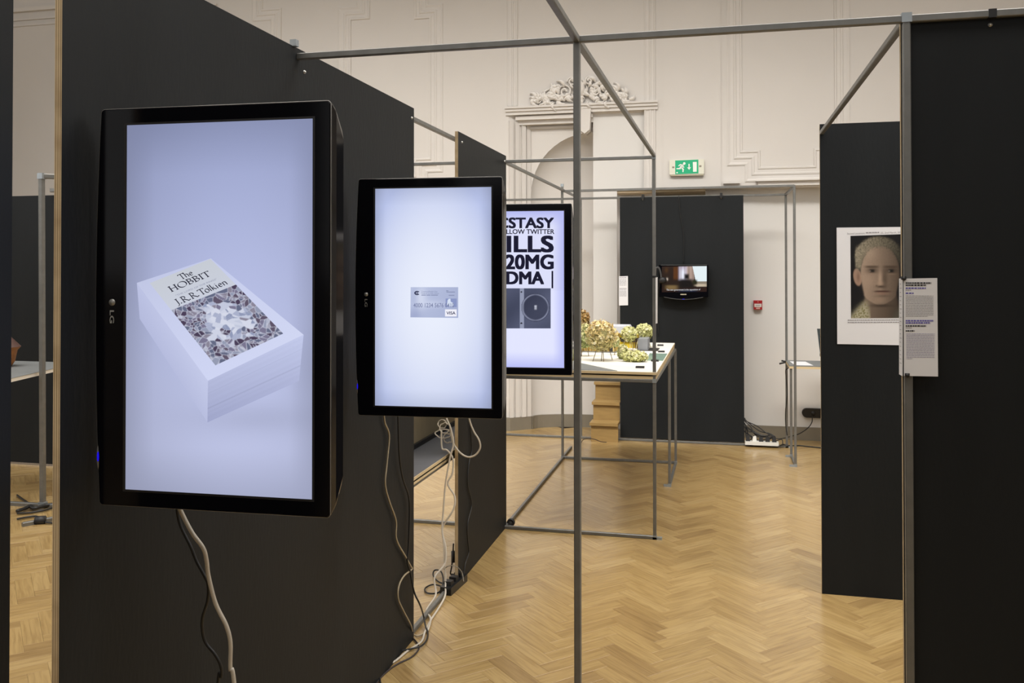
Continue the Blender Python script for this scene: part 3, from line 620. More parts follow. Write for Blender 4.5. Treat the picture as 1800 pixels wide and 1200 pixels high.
for a in range(0,12):
    A0,A1=math.radians(40+a*280/12),math.radians(40+(a+1)*280/12)
    pl.poly([(733.5+5.0*math.cos(A0),514.8+3.7*math.sin(A0)),(733.5+5.0*math.cos(A1),514.8+3.7*math.sin(A1)),(733.5+2.7*math.cos(A1),514.8+1.8*math.sin(A1)),(733.5+2.7*math.cos(A0),514.8+1.8*math.sin(A0))],.0024,g)
pl.poly([(731.8,514),(735.2,514),(735.2,515.7),(731.8,515.7)],.0024,g); card_part('card_emblem',g,flat_emit('emblem_navy',tuple(lin('202444'))))
CG=flat_emit('card_grey_print',tuple(lin('8088AA')))
card_part('card_lettering',pl.text('CommonWealth One',741,769,510.8,513.6,.0024,.0),CG)
card_part('card_lettering',pl.text('Federal Credit Union',741,772,514.2,516.6,.0024,.0),CG)
g=G()
for a,b,y in ((741,749,518.6),(750,757,518.6),(758,770,518.6),(785,800,513.2),(789,799,519),(784.5,788.5,511)): pl.poly([(a,y-.7),(b,y-.7),(b,y+.5),(a,y+.5)],.0024,g)
T.part('card_small_print',g,CG,scr,kind='stuff')
# --- screen 3: capitals and disc case
T,pl,c=TV3
def bg3(u,v,px,py):
    e=np.minimum(np.minimum(u,1-u)/.13,1); e2=np.minimum(np.minimum(v,1-v)/.10,1); return ramp(e*e2*1.0,lin('B4B9F0'),lin('DDE0FA'))*(1+.06*(v>.5))[:,None]
scr=picture('screen',pl,c,40,72,bg3,VEMIT,None,T)
for t,ref,x0,x1,yt,yb,off in (('ECSTASY','STASY',894,974,382.9,400.4,1.0),('FOLLOW TWITTER','LLOW TWITTER',890,974.5,403,411,.25),('PILLS','ILLS',890.5,973.5,415.2,442.3,1.7),('120MG','20MG',888,973.5,448.2,472.3,1.4),('MDMA','DMA',890,956.5,477.7,498.8,1.3)):
    T.part('screen_lettering',pl.text(t,x0,x1,yt,yb,.0014,0,ref,bold=off),INKE,scr)
T.part('text_cursor',pl.poly([(969.5,476),(972.5,476),(972.5,506.5),(969.5,506.5)],.0014),INKE,scr)
def casef(u,v,px,py):
    c=ramp(u*.5+.25*np.sin(v*5+u*6)+.2,lin('3E4358'),lin('5A5F78')); c=over(c,(np.abs(u-.505)<.035)*1.0,lin('9298B0')); r=np.hypot(px-941.3,py-540.2)
    c=over(c,(r<25)*.6,lin('2B2E40')); c=over(c,np.exp(-((r-22.6)/1.1)**2)*(.5+.5*np.abs(np.sin(np.arctan2(py-540,px-941)*2))),lin('8A8FA8')); c=over(c,(r<4.5)*.8,lin('3A3D50'))
    c=over(c,gs(px,py,941.5,540.5,2.2,4,6)*(np.abs(np.sin((py-540)*1.3))>.45),lin('C8CCDC')); c=over(c,(np.hypot(px-916.5,py-513)<1.6)*1.+(np.hypot(px-916.5,py-568)<1.6)*1.,lin('20222C')); return c
picture('disc_case',pl,[(866,506.5),(968,506.5),(968,577),(866,577)],110,76,casef,VEMIT,scr,T,.0012)
# ------------------------------------------------------------------ small television on the back board
ob=Vector((-.36,8.60,1.57)); T=Thing('small_television','small landscape television hung on the back black board','television',(-.36,8.60,1.39))
q=[W(x,y,'Y',8.60) for x,y in ((1158,465.5),(1245,464),(1245.5,520),(1158,521.5))]; x0,x1,z0,z1=q[0].x,q[1].x,q[3].z,q[0].z
g=G(); g.box((x0,8.60,z0),(x1,8.655,z1)); T.part('shell',g,SIDEBLK)
g=G(); g.box((x0+.003,8.594,z0+.003),(x1-.003,8.60,z1-.003)); bz=T.part('bezel',g,GLOSSBLK)
g=G(); pts=[(x0+.05+(x1-x0-.1)*t/12,8.592,z0-.002-.022*math.sin(math.pi*t/12)) for t in range(13)]; g.add([p for p in pts]+[(p[0],p[1],z0+.004) for p in pts]+[(p[0],8.64,p[2]) for p in pts],[(i,i+1,14+i,13+i) for i in range(12)]+[(i+1,i,26+i,27+i) for i in range(12)]); T.part('curved_chin',g,GLOSSBLK)
g=G(); g.tube([(p[0],8.591,p[2]) for p in pts],.0025,6,0,1); T.part('chin_trim',g,mat('dark_trim',(.10,.10,.10),.3)); g=G(); g.bar((x0+.02,8.592,z1-.002),(x1-.01,8.592,z1-.002),.004); T.part('top_trim',g,mat('dark_trim',(.10,.10,.10),.3))
g=G(); g.ball(((x0+x1)/2,8.590,z0-.021),(.012,.003,.004)); T.part('standby_light',g,flat_emit('blue_led_small',(.02,.01,.6)),label='glowing blue light')
pl=Plane((0,8.594,0),(0,-1,0)); T.part('logo',pl.poly([(1196,516.4),(1206.5,516.3),(1206.5,518),(1196,518.1)],.001),mat('logo_gold',(.5,.46,.34),.4),bz)
def film(u,v,px,py):
    X,Y=(px-1140)*13.33,(py-450)*13.33
    c=ramp(v,lin('2E1F16'),lin('241A12')); c=over(c,gs(X,Y,640,400,60,150,8),lin('5A3416')); c=over(c,gs(X,Y,420,330,40,60),lin('4A3016'))
    c=over(c,gs(X,Y,880,400,175,170,10),lin('C9BFD0')); c=over(c,gs(X,Y,800,430,60,120,4),lin('E6E8F6')); c=over(c,gs(X,Y,980,400,90,200,6)*.8,lin('A88C72')); c=over(c,(np.abs(np.sin(X*.035))>.9)*(X>710)*(X<1040)*(Y<540)*.4,lin('6A5850'))
    c=over(c,((X>1030+(Y-240)*.22)&(Y<590)&(Y>225))*1.0,lin('E4F0F4')); c=over(c,((X>1120)&(Y>590)&(Y<720))*1.0,lin('8A8070')); c=over(c,gs(X,Y,1230,680,140,28,4),lin('C8B8A0'))
    c=over(c,(Y>730+(X-1000)*.0)*.9,lin('2A1812')); c=over(c,gs(X,Y,895,480,60,68,4),lin('0E0C0C')); c=over(c,gs(X,Y,880,640,170,110,6),lin('15120F')); c=over(c,gs(X,Y,1085,610,60,60,4),lin('252612'))
    c=over(c,gs(X,Y,540,735,140,55,4),lin('7A6440')); c=over(c,gs(X,Y,435,540,22,30),lin('C8B8A8')); c=over(c,gs(X,Y,920,830,220,40,4)*.8,lin('1E2A40')); return c
sc=picture('screen',pl,[(1163.5,468.2),(1242.3,467.6),(1242.3,512.5),(1163.5,513.4)],120,70,film,VEMIT,None,T,.0008)
T.part('subtitle',pl.text('The new government is the opposition of',1171.5,1231,507,510,.0018,.01,slope=-.012),flat_emit('subtitle_white',(.6,.6,.62)),sc)
g=G(); g.box((-.45,8.655,1.5),(-.27,8.69,1.65)); T.part('wall_bracket',g,MATTBLK)
g=G(); g.tube([(-.36,8.675,1.74),(-.355,8.68,2.0),(-.385,8.683,2.2),(-.40,8.683,2.40)],.004,6); T.part('power_cable',g,BLACKC)
T=Thing('headphones','black headphones hanging at the left edge of the small television','headphones',(-.60,8.56,1.5))
p=[W(x,y,'Y',8.56) for x,y in ((1160,497),(1162,487),(1160,475),(1157,470),(1153.5,472),(1152,484),(1153,496))]; g=G(); g.tube(p,.010,8); T.part('headband',g,mat('headband_grey',(.05,.05,.05),.4))
for dx in (0,.018):
    g=G(); g.ball(tuple(W(1164.5,492.5,'Y',8.555+dx*2)+Vector((dx*.3,0,0))),(.036,.022,.032)); T.part('ear_cushion',g,MATTBLK)
g=G(); g.tube([W(1160,497,'Y',8.56),W(1158,510,'Y',8.58),W(1156,545,'Y',8.67),W(1158,590,'Y',8.67)],.003,6); T.part('lead',g,BLACKC)
# ------------------------------------------------------------------ posters and text sheets
T=Thing('portrait_poster','white poster with a head portrait of a fair haired young man','poster',(.83,4.852,1.31)); pl=Plane((0,4.852,0),(0,-1,0))
a,b=W(1470,400,'Y',4.852),W(1472,604.5,'Y',4.852); g=G(); g.box((a.x+.002,4.852,b.z),(a.x+.50,4.8549,a.z)); T.part('paper',g,PAPER)
def face(u,v,px,py):
    x,y=(px-1480)*6,(py-400)*6
    n=vnoise(px,py,.35,1.0); n2=vnoise(px,py,.9,4.0); BG=lin('101012'); c=np.tile(BG,(len(x),1))
    def ss(m): return 1/(1+np.exp(-m))
    neck=ss((1-np.abs((x-412)/(178+(y-780)*.22)))*30)*(y>690); skin_l,skin_d=lin('9C8877'),lin('40352C')
    shade=np.clip((x-150)/480,0,1); sk=ramp(shade**.85,skin_l,skin_d); c=c*(1-neck[:,None])+(sk*.55)*neck[:,None]
    sh1=ss((y-(1010-1.15*(x-30)))*.06)*(x<300)*ss((y-775)*.05)*ss((265+(y-800)*.25-x)*.08)
    c=over(c,sh1,lin('97927C')); c=over(c,sh1*(n>.12),lin('6E6A48'))
    sh2=ss((x-(600-(y-850)*.6))*.06)*ss((y-830)*.05); c=over(c,sh2,lin('45423A'))
    c=over(c,ss((1-(((x-164)/44)**2+((y-522-(x-164)*.5)/86)**2))*12),lin('8E7464')); c=over(c,gs(x,y,172,520,18,50,2)*.6,lin('5A4438'))
    hw=np.where(y<470,204*np.sqrt(np.clip(1-((y-470)/285.)**2,0,1)),np.where(y<520,204.,np.where(y<700,204-(y-520)*.20,168-((y-700)/112.)**2*135))); fm=(y>186)*ss((hw-np.abs(x-402))*.28)*ss((815-y)*.25)
    fs=sk*(1+.06*n)[:,None]; c=c*(1-fm[:,None])+fs*fm[:,None]
    hair=ss((1+.10*n2-(((x-388)/244)**2+((y-300)/205)**2))*22)*(1-ss((1+.12*n-(((x-405)/207)**2+((y-448)/246)**2))*16)); hair=hair*ss((430-y)*.08)
    side=gs(x,y,170,330,28,110,4)
    hc=ramp(np.clip((x-150)/460,0,1),lin('8A8270'),lin('38352B')); th=np.arctan2(y-470,x-395); rr_=np.hypot(x-395,y-470); st=vnoise(th*34,rr_*.012,1.0,7.0); hc=hc*(.80+.26*st+.40*n+.22*n2)[:,None]; hm=np.clip(hair+side,0,1); c=c*(1-hm[:,None])+hc*hm[:,None]
    for ex,s in ((318,1.),(520,.8)):
        c=over(c,gs(x,y,ex,450,66,34)*.8,lin('2E241E')); c=over(c,gs(x,y,ex,456,26,17,4)*1.0,lin('14120F')); c=over(c,gs(x,y,ex-22,458,9,7)*.45,lin('8A8078')); c=over(c,gs(x,y,ex-4,412,76,13,4)*.75,lin('3A2E24')); c=over(c,gs(x,y,ex,490,50,10)*.35,lin('8A7464')*s)
    c=over(c,gs(x,y,402,540,20,90)*.65,lin('A48E7C')); c=over(c,gs(x,y,452,540,28,105)*.6,lin('32281F')); c=over(c,gs(x,y,400,588,34,22)*.5,lin('9A8470')); c=over(c,gs(x,y,408,622,44,13)*.9,lin('2C211A')); c=over(c,gs(x,y,365,612,9,9)*.6,lin('2C211A'))
    c=over(c,gs(x,y,425,672,86,10,4)*.95,lin('3A2420')); c=over(c,gs(x,y,420,694,66,14)*.5,lin('7A5A4E')); c=over(c,gs(x,y,425,722,70,10)*.4,lin('32261E')); c=over(c,gs(x,y,395,765,60,30)*.35,lin('927C6A'))
    c=over(c,gs(x,y,410,822,110,16)*.7,lin('241C16')); c=over(c,gs(x,y,300,270,60,60)*.25,lin('A89682')); c=over(c,gs(x,y,290,560,70,70)*.22,lin('A48C7A'))
    return c*1.35
picture('portrait',pl,[(1495,414.5),(1600,411),(1600,558.5),(1496,559)],130,170,face,VPRINT,None,T,.0006)
T.part('caption_lettering',pl.text('Second Lieutenant',1489,1520,408.2,411.2,.0008,slope=-.028),INKGREY)
T.part('caption_lettering',pl.text('25, 2nd March, 2010',1548,1587,406.6,409.6,.0008,slope=-.028),INKGREY)
def bars(pl,x0,x1,y,h,r,dens=.82,sl=0.0,mi=None,word=(2.2,5.5),g=None):
    g=g or G(); x=x0
    while x<x1:
        w=min(r.uniform(*word),x1-x); pl.poly([(x,y-h/2+sl*(x-x0)),(x+w*dens,y-h/2+sl*(x-x0)),(x+w*dens,y+h/2+sl*(x-x0)),(x,y+h/2+sl*(x-x0))],.0008,g); x+=w
    return g
rb=random.Random(2); g=G(); bars(pl,1522,1546,408.9,1.9,rb,sl=-.028,g=g); bars(pl,1490,1590,562.5,1.6,rb,sl=-.005,g=g); bars(pl,1490,1590,566.5,1.6,rb,sl=-.005,g=g); T.part('small_print',g,INKGREY,kind='stuff')
def sheet(label,pts,nrm,o,t=.0012):
    n=Vector(nrm); pl=Plane(o,nrm); P=[pl.p(x,y,0) for x,y in pts]; T=Thing('text_sheet',label,'paper',tuple(sum(P,Vector())/4-Vector((0,0,max(p.z for p in P)-sum(p.z for p in P)/4))),'printed text sheets'); g=G(); g.prism(P,-n.normalized()*t); T.part('paper',g,PAPER); return T,pl
T,pl=sheet('large text sheet clipped to the right hand post, facing the viewer',[(1588.5,489.5),(1647.5,488.5),(1649,661.5),(1589,660.5)],(0,-1,0),(0,YF-TS/2-.006,0))
rb=random.Random(4)
for y,x1,m,h in ((497.3,1637,INK,3.2),(501.2,1628,INK,3.2),(506.3,1628,INKBLUE,3.0),(509.8,1602,INKGREY,1.6),(515.2,1606.5,INKBLUE,2.8),(563.5,1641,INKBLUE,3.2),(567.3,1635,INKBLUE,3.2),(572.6,1628,INK,3.0),(576,1603,INKGREY,1.6),(581.3,1608,INK,2.8)):
    g=bars(pl,1592,x1,y,h*.8,rb,.8,0,None,(2.5,6)); T.part('heading_line',g,m,kind='stuff')
g=G()
for i in range(14): bars(pl,1592,1641 if i<13 else 1631,519.6+i*2.75,.85,rb,.86,.01,None,(2,6),g)
T.part('text_block',g,INKGREY,kind='stuff'); g=G()
for i in range(17): bars(pl,1593,1643 if i<16 else 1604,586.4+i*2.72,.85,rb,.86,.01,None,(2,6),g)
T.part('text_block',g,mat('lilac_ink',(.33,.31,.46),.7,var=0),kind='stuff')
for x,y in ((1588.5,489.5),(1594.5,659.5)): g=G(); p=pl.p(x,y,.003); g.ball(tuple(p),(.006,.006,.006)); g.box((p.x-.006,p.y-.002,p.z-.003),(p.x+.006,p.y+.012,p.z+.006)); T.part('bulldog_clip',g,MATTBLK)
xs=XR-TS/2-.006; T,pl=sheet('slim text sheet hung on the inner side of the right hand post',[(1580.2,489.5),(1586.8,488.5),(1587.2,662),(1580.2,658)],(-1,-.0,0),(xs,YF,0)) if False else (None,None)
T=Thing('text_sheet','slim text sheet seen edge on at the inner side of the right hand post','paper',(xs,YF+.04,1.4),'printed text sheets')
q0=W(1580.3,489.5,'Y',YF+.085); q1=W(1586.6,489,'Y',YF-.012); q2=W(1586.2,661,'Y',YF-.012); q3=W(1580.3,657.5,'Y',YF+.085)
g=G(); g.prism([q0,q1,q2,q3],(.001,.0,0)); T.part('paper',g,PAPER); g=G(); r3=random.Random(8)
for i in range(20):
    t=.06+.86*i/20; a=q0.lerp(q3,t); b=q1.lerp(q2,t); k0,k1=.25,r3.uniform(.6,.85); A_=a.lerp(b,k0)+Vector((-.0006,-.0004,0)); B_=a.lerp(b,k1)+Vector((-.0006,-.0004,0)); g.add([A_,B_,B_+Vector((0,0,.0016)),A_+Vector((0,0,.0016))],[(0,1,2,3)])
T.part('text_lines',g,INKGREY,kind='stuff')
T,pl=sheet('small text sheet at the left edge of the back black board',[(1088,485.5),(1103.7,485),(1104,536.3),(1088,536.8)],(0,-1,0),(0,8.684,0)); g=G(); rb=random.Random(9)
for i,y in enumerate([487.5,490,492.5,494.5,496.5,498.5,501,507,509.5,512,514,516,518,520]): bars(pl,1089,1101.5,y,.8 if i not in(0,7) else 1.2,rb,.85,0,None,(2,5),g)
T.part('text_lines',g,INKGREY,kind='stuff')
T=Thing('text_sheet','text sheet hanging edge on from the post in front of the small television','paper',(XT+.012,5.62,1.35),'printed text sheets')
g=G(); g.prism([W(1152.4,487,'Y',YT-.02),W(1155.6,487,'Y',YT+.115),W(1155.4,568,'Y',YT+.115),W(1152.4,568.5,'Y',YT-.02)],(.0012,0,0)); T.part('paper',g,PAPER)
g=G(); g.box((XT-.012,YT-.0125,1.64),(XT+.014,YT+.0125,1.652)); T.part('clip',g,MATTBLK)
# ------------------------------------------------------------------ wall fittings
T=Thing('exit_sign','white and green running man exit sign on the back wall','sign',(-.33,YW,2.61)); YS=YW-.055; pl=Plane((0,YS,0),(0,-1,0))
q=[W(x,y,'Y',YS) for x,y in ((1176.8,281),(1237.5,280),(1237.5,305.5),(1177,307))]; g=G(); g.prism(q,(0,.055-.013,0)); T.part('housing',g,mat('sign_cream',(.74,.73,.62),.5,var=.01))
g=G(); g.prism([Vector((q[3].x+.01,YS+.006,q[3].z-.012)),Vector((q[2].x-.006,YS+.006,q[2].z-.012)),Vector((q[2].x-.002,YS+.006,q[2].z+.001)),Vector((q[3].x+.002,YS+.006,q[3].z+.001))],(0,.03,0)); T.part('lower_lip',g,mat('sign_cream_lip',(.62,.58,.44),.5,var=.01))
GREEN=mat('sign_green',(.012,.32,.15),.4,emit=.35,var=.02); WHT=mat('sign_white',(.75,.80,.74),.5,emit=.1,var=0)
pn=T.part('green_panel',pl.poly([(1186.8,282),(1227.6,280.3),(1227.8,304.6),(1187,306.2)],.001),GREEN)
def sp(*pts): return [(1160+x/18,270+y/18) for x,y in pts]
g=pl.poly([(1160+770/18+2.3*math.cos(k*.52),270+310/18+2.3*math.sin(k*.52)) for k in range(12)],.002)
for P in (sp((735,340),(640,330),(580,380),(590,405),(650,365),(700,375)),sp((700,345),(760,345),(735,400),(690,460),(640,400)),sp((640,400),(690,440),(650,490),(525,492),(520,462),(620,448)),sp((650,430),(700,420),(760,490),(745,585),(712,585),(715,510)),sp((715,380),(735,375),(775,430),(755,452),(715,415))): pl.poly(P,.002,g)
T.part('running_figure',g,WHT,pn); g=pl.poly(sp((905,325),(940,325),(940,430),(905,430)),.002); pl.poly(sp((860,435),(985,430),(925,512)),.002,g); T.part('arrow',g,WHT,pn)
T.part('door_symbol',pl.poly(sp((1040,265),(1165,258),(1165,570),(1050,575)),.002),WHT,pn)
T.part('round_mark',pl.poly([(1160+545/18+1.5*math.cos(k*.63),270+600/18+1.1*math.sin(k*.63)) for k in range(10)],.002),WHT,pn)
for P in (((1181.5,292.5),(1185.5,292.5),(1185.5,295.5),(1181.5,295.5)),((1229,290.5),(1233,290.3),(1233,293.5),(1229,293.7))): T.part('screw_recess',pl.poly(P,.001),mat('recess_grey',(.28,.24,.18),.6))
T=Thing('fire_call_point','red fire alarm call point on the white wall','alarm',(.356,9.12,1.27)); YS=9.075; pl=Plane((0,YS,0),(0,-1,0))
RED=mat('alarm_red',(.36,.012,.014),.35,var=.03); q=[W(x,y,'Y',YS) for x,y in ((1324.6,528),(1340,528),(1339.6,544),(1325,544))]
g=G(); g.prism(q,(0,.0449,0)); T.part('box',g,RED); T.part('break_glass',pl.poly([(1326,533.5),(1338.6,533.5),(1338.6,539.5),(1326,539.5)],.001),mat('glass_white',(.7,.66,.6),.3))
g=pl.poly([(1328.5,536),(1336,536),(1336,537.4),(1328.5,537.4)],.002); T.part('dots_print',g,INKGREY); T.part('lower_label',pl.poly([(1329,540.6),(1336,540.4),(1336,542.6),(1329,542.8)],.001),mat('label_pinkish',(.6,.42,.36),.5))
g=G(); g.ball(tuple(W(1332.4,530.4,'Y',YS)),(.006,.003,.006)); T.part('indicator',g,mat('indicator_pink',(.6,.25,.22),.4))
T=Thing('wall_socket_strip','black rounded socket strip low on the white wall','power strip',(1.1,9.12,.15)); a=W(1409,722,'Y',9.08); b=W(1409,734,'Y',9.08); r_=.045
cx0=a.x+r_+.005; cz=W(1425,726,'Y',9.08).z; poly=[(cx0+r_*math.cos(math.radians(t)),9.08,cz+r_*math.sin(math.radians(t))) for t in range(90,271,15)]+[(cx0+.42+r_*math.cos(math.radians(t)),9.08,cz+r_*math.sin(math.radians(t))) for t in range(-90,91,15)]
g=G(); g.prism(poly,(0,.0399,0)); T.part('body',g,mat('strip_brown_black',(.010,.008,.007),.5))
for k in range(4): g=G(); g.cyl((cx0+.06+k*.09,9.081,cz),(cx0+.06+k*.09,9.070,cz),.022,16); T.part('socket',g,MATTBLK)
# ------------------------------------------------------------------ wooden steps in the niche
T=Thing('wooden_steps','oak wooden steps beside the back black board','steps',(-1.1,8.6,0))
for k in range(5):
    y=8.575+k*.155; z=.185+k*.18; zb=z-.18 if k else 0
    xl=-1.262
    g=G(); g.box((xl+.012,y,zb),(-.985,y+.02,z-.028)); T.part('riser',g,OAKSTEP)
    g=G(); y1=min(y+.175,8.995); g.box((xl,y-.022,z-.028),(-.985,y1,z)); T.part('tread',g,OAKSTEP)
    if k<2:
        g=G(); g.box((xl+.015,y+.02,zb),(xl+.03,8.99,z-.028)); T.part('side_cheek',g,OAKSTEP)
    if k==2: break
# ------------------------------------------------------------------ flower tree model on the table
ZM=1.0465
def vmat(name,rough=.7):
    m=bpy.data.materials.new(name); N,L=nt(m); b=N['Principled BSDF']; a=N.new('ShaderNodeAttribute'); a.attribute_name='Col'; L.new(a.outputs['Color'],b.inputs['Base Color']); b.inputs['Roughness'].default_value=rough; b.inputs['Specular IOR Level'].default_value=.2; b.inputs['Subsurface Weight'].default_value=0; return m
PETAL=vmat('dried_petals'); STEM=mat('dry_stem',(.16,.12,.05),.7); STEMP=mat('pale_stem',(.55,.50,.30),.6)
def flower_head(T, c, r, cols, n, rnd, name='flower_head', fs=.0105):
    v=[];f=[];cl=[]; c=Vector(c)
    for i in range(n):
        d=Vector((rnd.gauss(0,1),rnd.gauss(0,1),rnd.gauss(0,1))).normalized(); k=rnd.uniform(.80,1.08)
        if rnd.random()<.2: k*=.8
        p=c+Vector((d.x*r[0],d.y*r[1],d.z*r[2]))*k; nn=(d+Vector((rnd.gauss(0,.6),rnd.gauss(0,.6),rnd.gauss(0,.6)))).normalized(); a=nn.orthogonal().normalized(); b=nn.cross(a)
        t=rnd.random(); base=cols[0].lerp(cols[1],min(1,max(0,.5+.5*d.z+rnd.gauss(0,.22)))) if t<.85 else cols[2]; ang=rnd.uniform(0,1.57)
        for q in range(4):
            A_=ang+q*math.pi/2; e=a*math.cos(A_)+b*math.sin(A_); e2=a*math.cos(A_+1.57)+b*math.sin(A_+1.57); s=fs*rnd.uniform(.8,1.2); kk=len(v)
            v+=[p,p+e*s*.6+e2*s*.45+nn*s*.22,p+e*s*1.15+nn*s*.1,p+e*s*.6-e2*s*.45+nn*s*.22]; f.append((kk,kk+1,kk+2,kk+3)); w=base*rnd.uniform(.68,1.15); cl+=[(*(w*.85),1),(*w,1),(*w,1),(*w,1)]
    g=G(); g.add(v,f); 
    # inner body so the head is dense
    o=T.part(name,g,PETAL,kind='stuff'); a=o.data.color_attributes.new('Col','FLOAT_COLOR','POINT'); a.data.foreach_set('color',[x for q in cl for x in q])
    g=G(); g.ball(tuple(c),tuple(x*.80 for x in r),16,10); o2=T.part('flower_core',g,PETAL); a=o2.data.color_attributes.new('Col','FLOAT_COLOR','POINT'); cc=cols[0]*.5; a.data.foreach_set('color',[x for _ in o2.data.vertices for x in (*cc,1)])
GREENP=[Vector((.58,.58,.20)),Vector((.82,.80,.42)),Vector((.90,.86,.60))]; GOLD=[Vector((.66,.60,.26)),Vector((.80,.60,.28)),Vector((.92,.82,.55))]; MIX=[Vector((.52,.58,.24)),Vector((.76,.72,.38)),Vector((.90,.82,.58))]; BROWN=[Vector((.42,.30,.10)),Vector((.42,.24,.08)),Vector((.70,.55,.32))]
def model_tree(label, px, py, wpx, hpx, base, cols, stems, n, seed, stemm=STEM):
    rnd=random.Random(seed); Y=base[1]; c=W(px,py,'Y',Y); k=(W(px+1,py,'Y',Y)-c).length; r=(wpx*k/2,wpx*k/2,hpx*k/2)
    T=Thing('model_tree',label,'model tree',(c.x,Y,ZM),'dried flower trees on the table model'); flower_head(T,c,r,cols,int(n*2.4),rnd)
    for dx,dy in stems:
        g=G(); p0=Vector((c.x+dx,Y+dy,ZM)); p2=Vector((c.x+dx*.45,Y+dy*.4,c.z-r[2]*.3)); p1=p0.lerp(p2,.5)+Vector((rnd.uniform(-.006,.006),0,0)); g.tube([p0,p1,p2],.0028,6,0,4); T.part('stem',g,stemm)
    return T
model_tree('largest golden flower tree in the front of the table model',1057,590,53,52,(0,6.16),GOLD,((-.055,-.04),(.0,.0),(.02,-.03),(.065,.10)),420,1)
model_tree('greenish flower tree left of the largest golden one',1029,590,30,40,(0,6.45),MIX,((-.03,0),(.02,.03)),260,2)
model_tree('tall brown flower tree standing highest at the left of the model',1022,562,28,34,(0,6.75),BROWN,((0,0),(.02,.02)),240,3)
model_tree('pale green flower tree left of the roundest one, before the black board',1106,586.5,26,25,(0,6.95),GREENP,((-.05,0),(.01,-.03),(.03,.02)),260,4,STEMP)
model_tree('roundest pale green flower tree next to the post',1132,583,29,27,(0,7.25),GREENP,((-.055,-.12),(.05,.05)),300,5,STEMP)
model_tree('small golden flower tree half hidden behind the largest one',1080,600,16,18,(0,6.6),MIX,((0,0),),120,6)
for lab,px,py,w,h,Y,s in (('upright flower bush at the left end of the low hedge',1095,618,17,26,6.33,7),('long low flower hedge lying on the white model base',1116,625,44,20,6.16,8)):
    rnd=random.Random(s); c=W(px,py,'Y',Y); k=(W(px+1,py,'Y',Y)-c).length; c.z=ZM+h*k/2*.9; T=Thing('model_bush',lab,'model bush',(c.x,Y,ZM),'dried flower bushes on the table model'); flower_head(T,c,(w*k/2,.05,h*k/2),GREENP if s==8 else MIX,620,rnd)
YEL=mat('yellow_timber',(.52,.34,.07),.5,var=.1); YEL2=mat('bright_yellow',(.62,.46,.02),.5); DARKB=mat('dark_model_wall',(.03,.028,.025),.5); PALE=mat('pale_model_roof',(.55,.57,.62),.5)
T=Thing('model_building','yellow slatted model building under the golden tree','model building',(-.95,6.9,ZM),'model buildings')
g=G(); g.box((-1.13,6.76,ZM),(-.76,7.15,ZM+.006)); T.part('base_plate',g,GREYB)
g=G(); g.box((-1.09,6.80,ZM+.006),(-.80,7.10,ZM+.13)); T.part('body',g,YEL)
for i in range(13): g=G(); x=-1.09+i*.0225; g.box((x,6.792,ZM+.006),(x+.009,6.80,ZM+.13)); T.part('slat',g,mat('pale_yellow_slat',(.66,.50,.20),.5))
for x in (-.885,-.845): g=G(); g.box((x,6.788,ZM+.01),(x+.025,6.793,ZM+.085)); T.part('opening',g,DARKB)
T=Thing('model_building','dark and bright yellow model building with pale roof','model building',(-.74,7.3,ZM),'model buildings')
g=G(); g.box((-.86,7.20,ZM),(-.66,7.45,ZM+.05)); T.part('lower_floor',g,YEL2); g=G(); g.box((-.80,7.19,ZM+.05),(-.66,7.45,ZM+.085)); T.part('band',g,DARKB); g=G(); g.box((-.86,7.20,ZM+.085),(-.66,7.45,ZM+.12)); T.part('upper_floor',g,YEL2)
g=G(); g.prism([(-.92,7.18,ZM+.12),(-.72,7.18,ZM+.12),(-.75,7.18,ZM+.175),(-.90,7.18,ZM+.175)],(0,.3,0)); T.part('roof',g,PALE)
for x in (-.70,-.685,-.67,-.655): g=G(); g.box((x,7.17,ZM),(x+.005,7.18,ZM+.11)); T.part('upright',g,mat('brown_upright',(.10,.06,.03),.5))
T=Thing('model_building','plain grey box shaped model building beneath the roundest tree','model building',(-.6,7.05,ZM),'model buildings')
g=G(); g.box((-.645,6.99,ZM),(-.568,7.20,ZM+.092)); T.part('body',g,mat('grey_box_card',(.22,.23,.25),.5)); g=G(); g.box((-.66,6.975,ZM),(-.49,7.22,ZM+.004)); T.part('base_plate',g,DARKB)
z=ZM+.0005; g=G(); g.prism([(-1.37,5.58,z),(-.645,5.58,z),(-1.0,6.05,z),(-1.37,6.2,z)],(0,0,.003)); single('model_ground_sheet','grey triangular ground sheet at the front of the white model base','model sheet',g,GREYB)
g=G(); g.prism([(-.520,6.25,z),(-.402,6.25,z),(-.402,6.77,z),(-.535,6.77,z)],(0,0,.003)); single('model_pond','pale green glassy pond sheet at the right of the model','model sheet',g,mat('green_glass_sheet',(.30,.44,.36),.12,spec=.6))
for lab,x,y,w in (('nearest black caption tag at the front of the table model',-.52,5.77,.056),('black caption tag on the model beside the post',-.455,6.20,.052),('black caption tag behind the pond sheet',-.455,6.88,.05),('furthest black caption tag at the back of the model',-.50,7.44,.05)):
    g=G(); g.prism([(x-w/2,y,ZM),(x+w/2,y,ZM),(x+w/2,y+.004,ZM+.012),(x-w/2,y+.004,ZM+.012)],(0,.03,0)); single('caption_tag',lab,'tag',g,MATTBLK,'black caption tags')
g=G(); g.prism([(-1.03,6.12,ZM),(-1.03,6.40,ZM),(-1.03,6.40,ZM+.10),(-1.03,6.12,ZM+.05)],(.01,0,0)); single('model_screen_wall','grey upright card wall at the left of the model','model wall',g,GREYB)
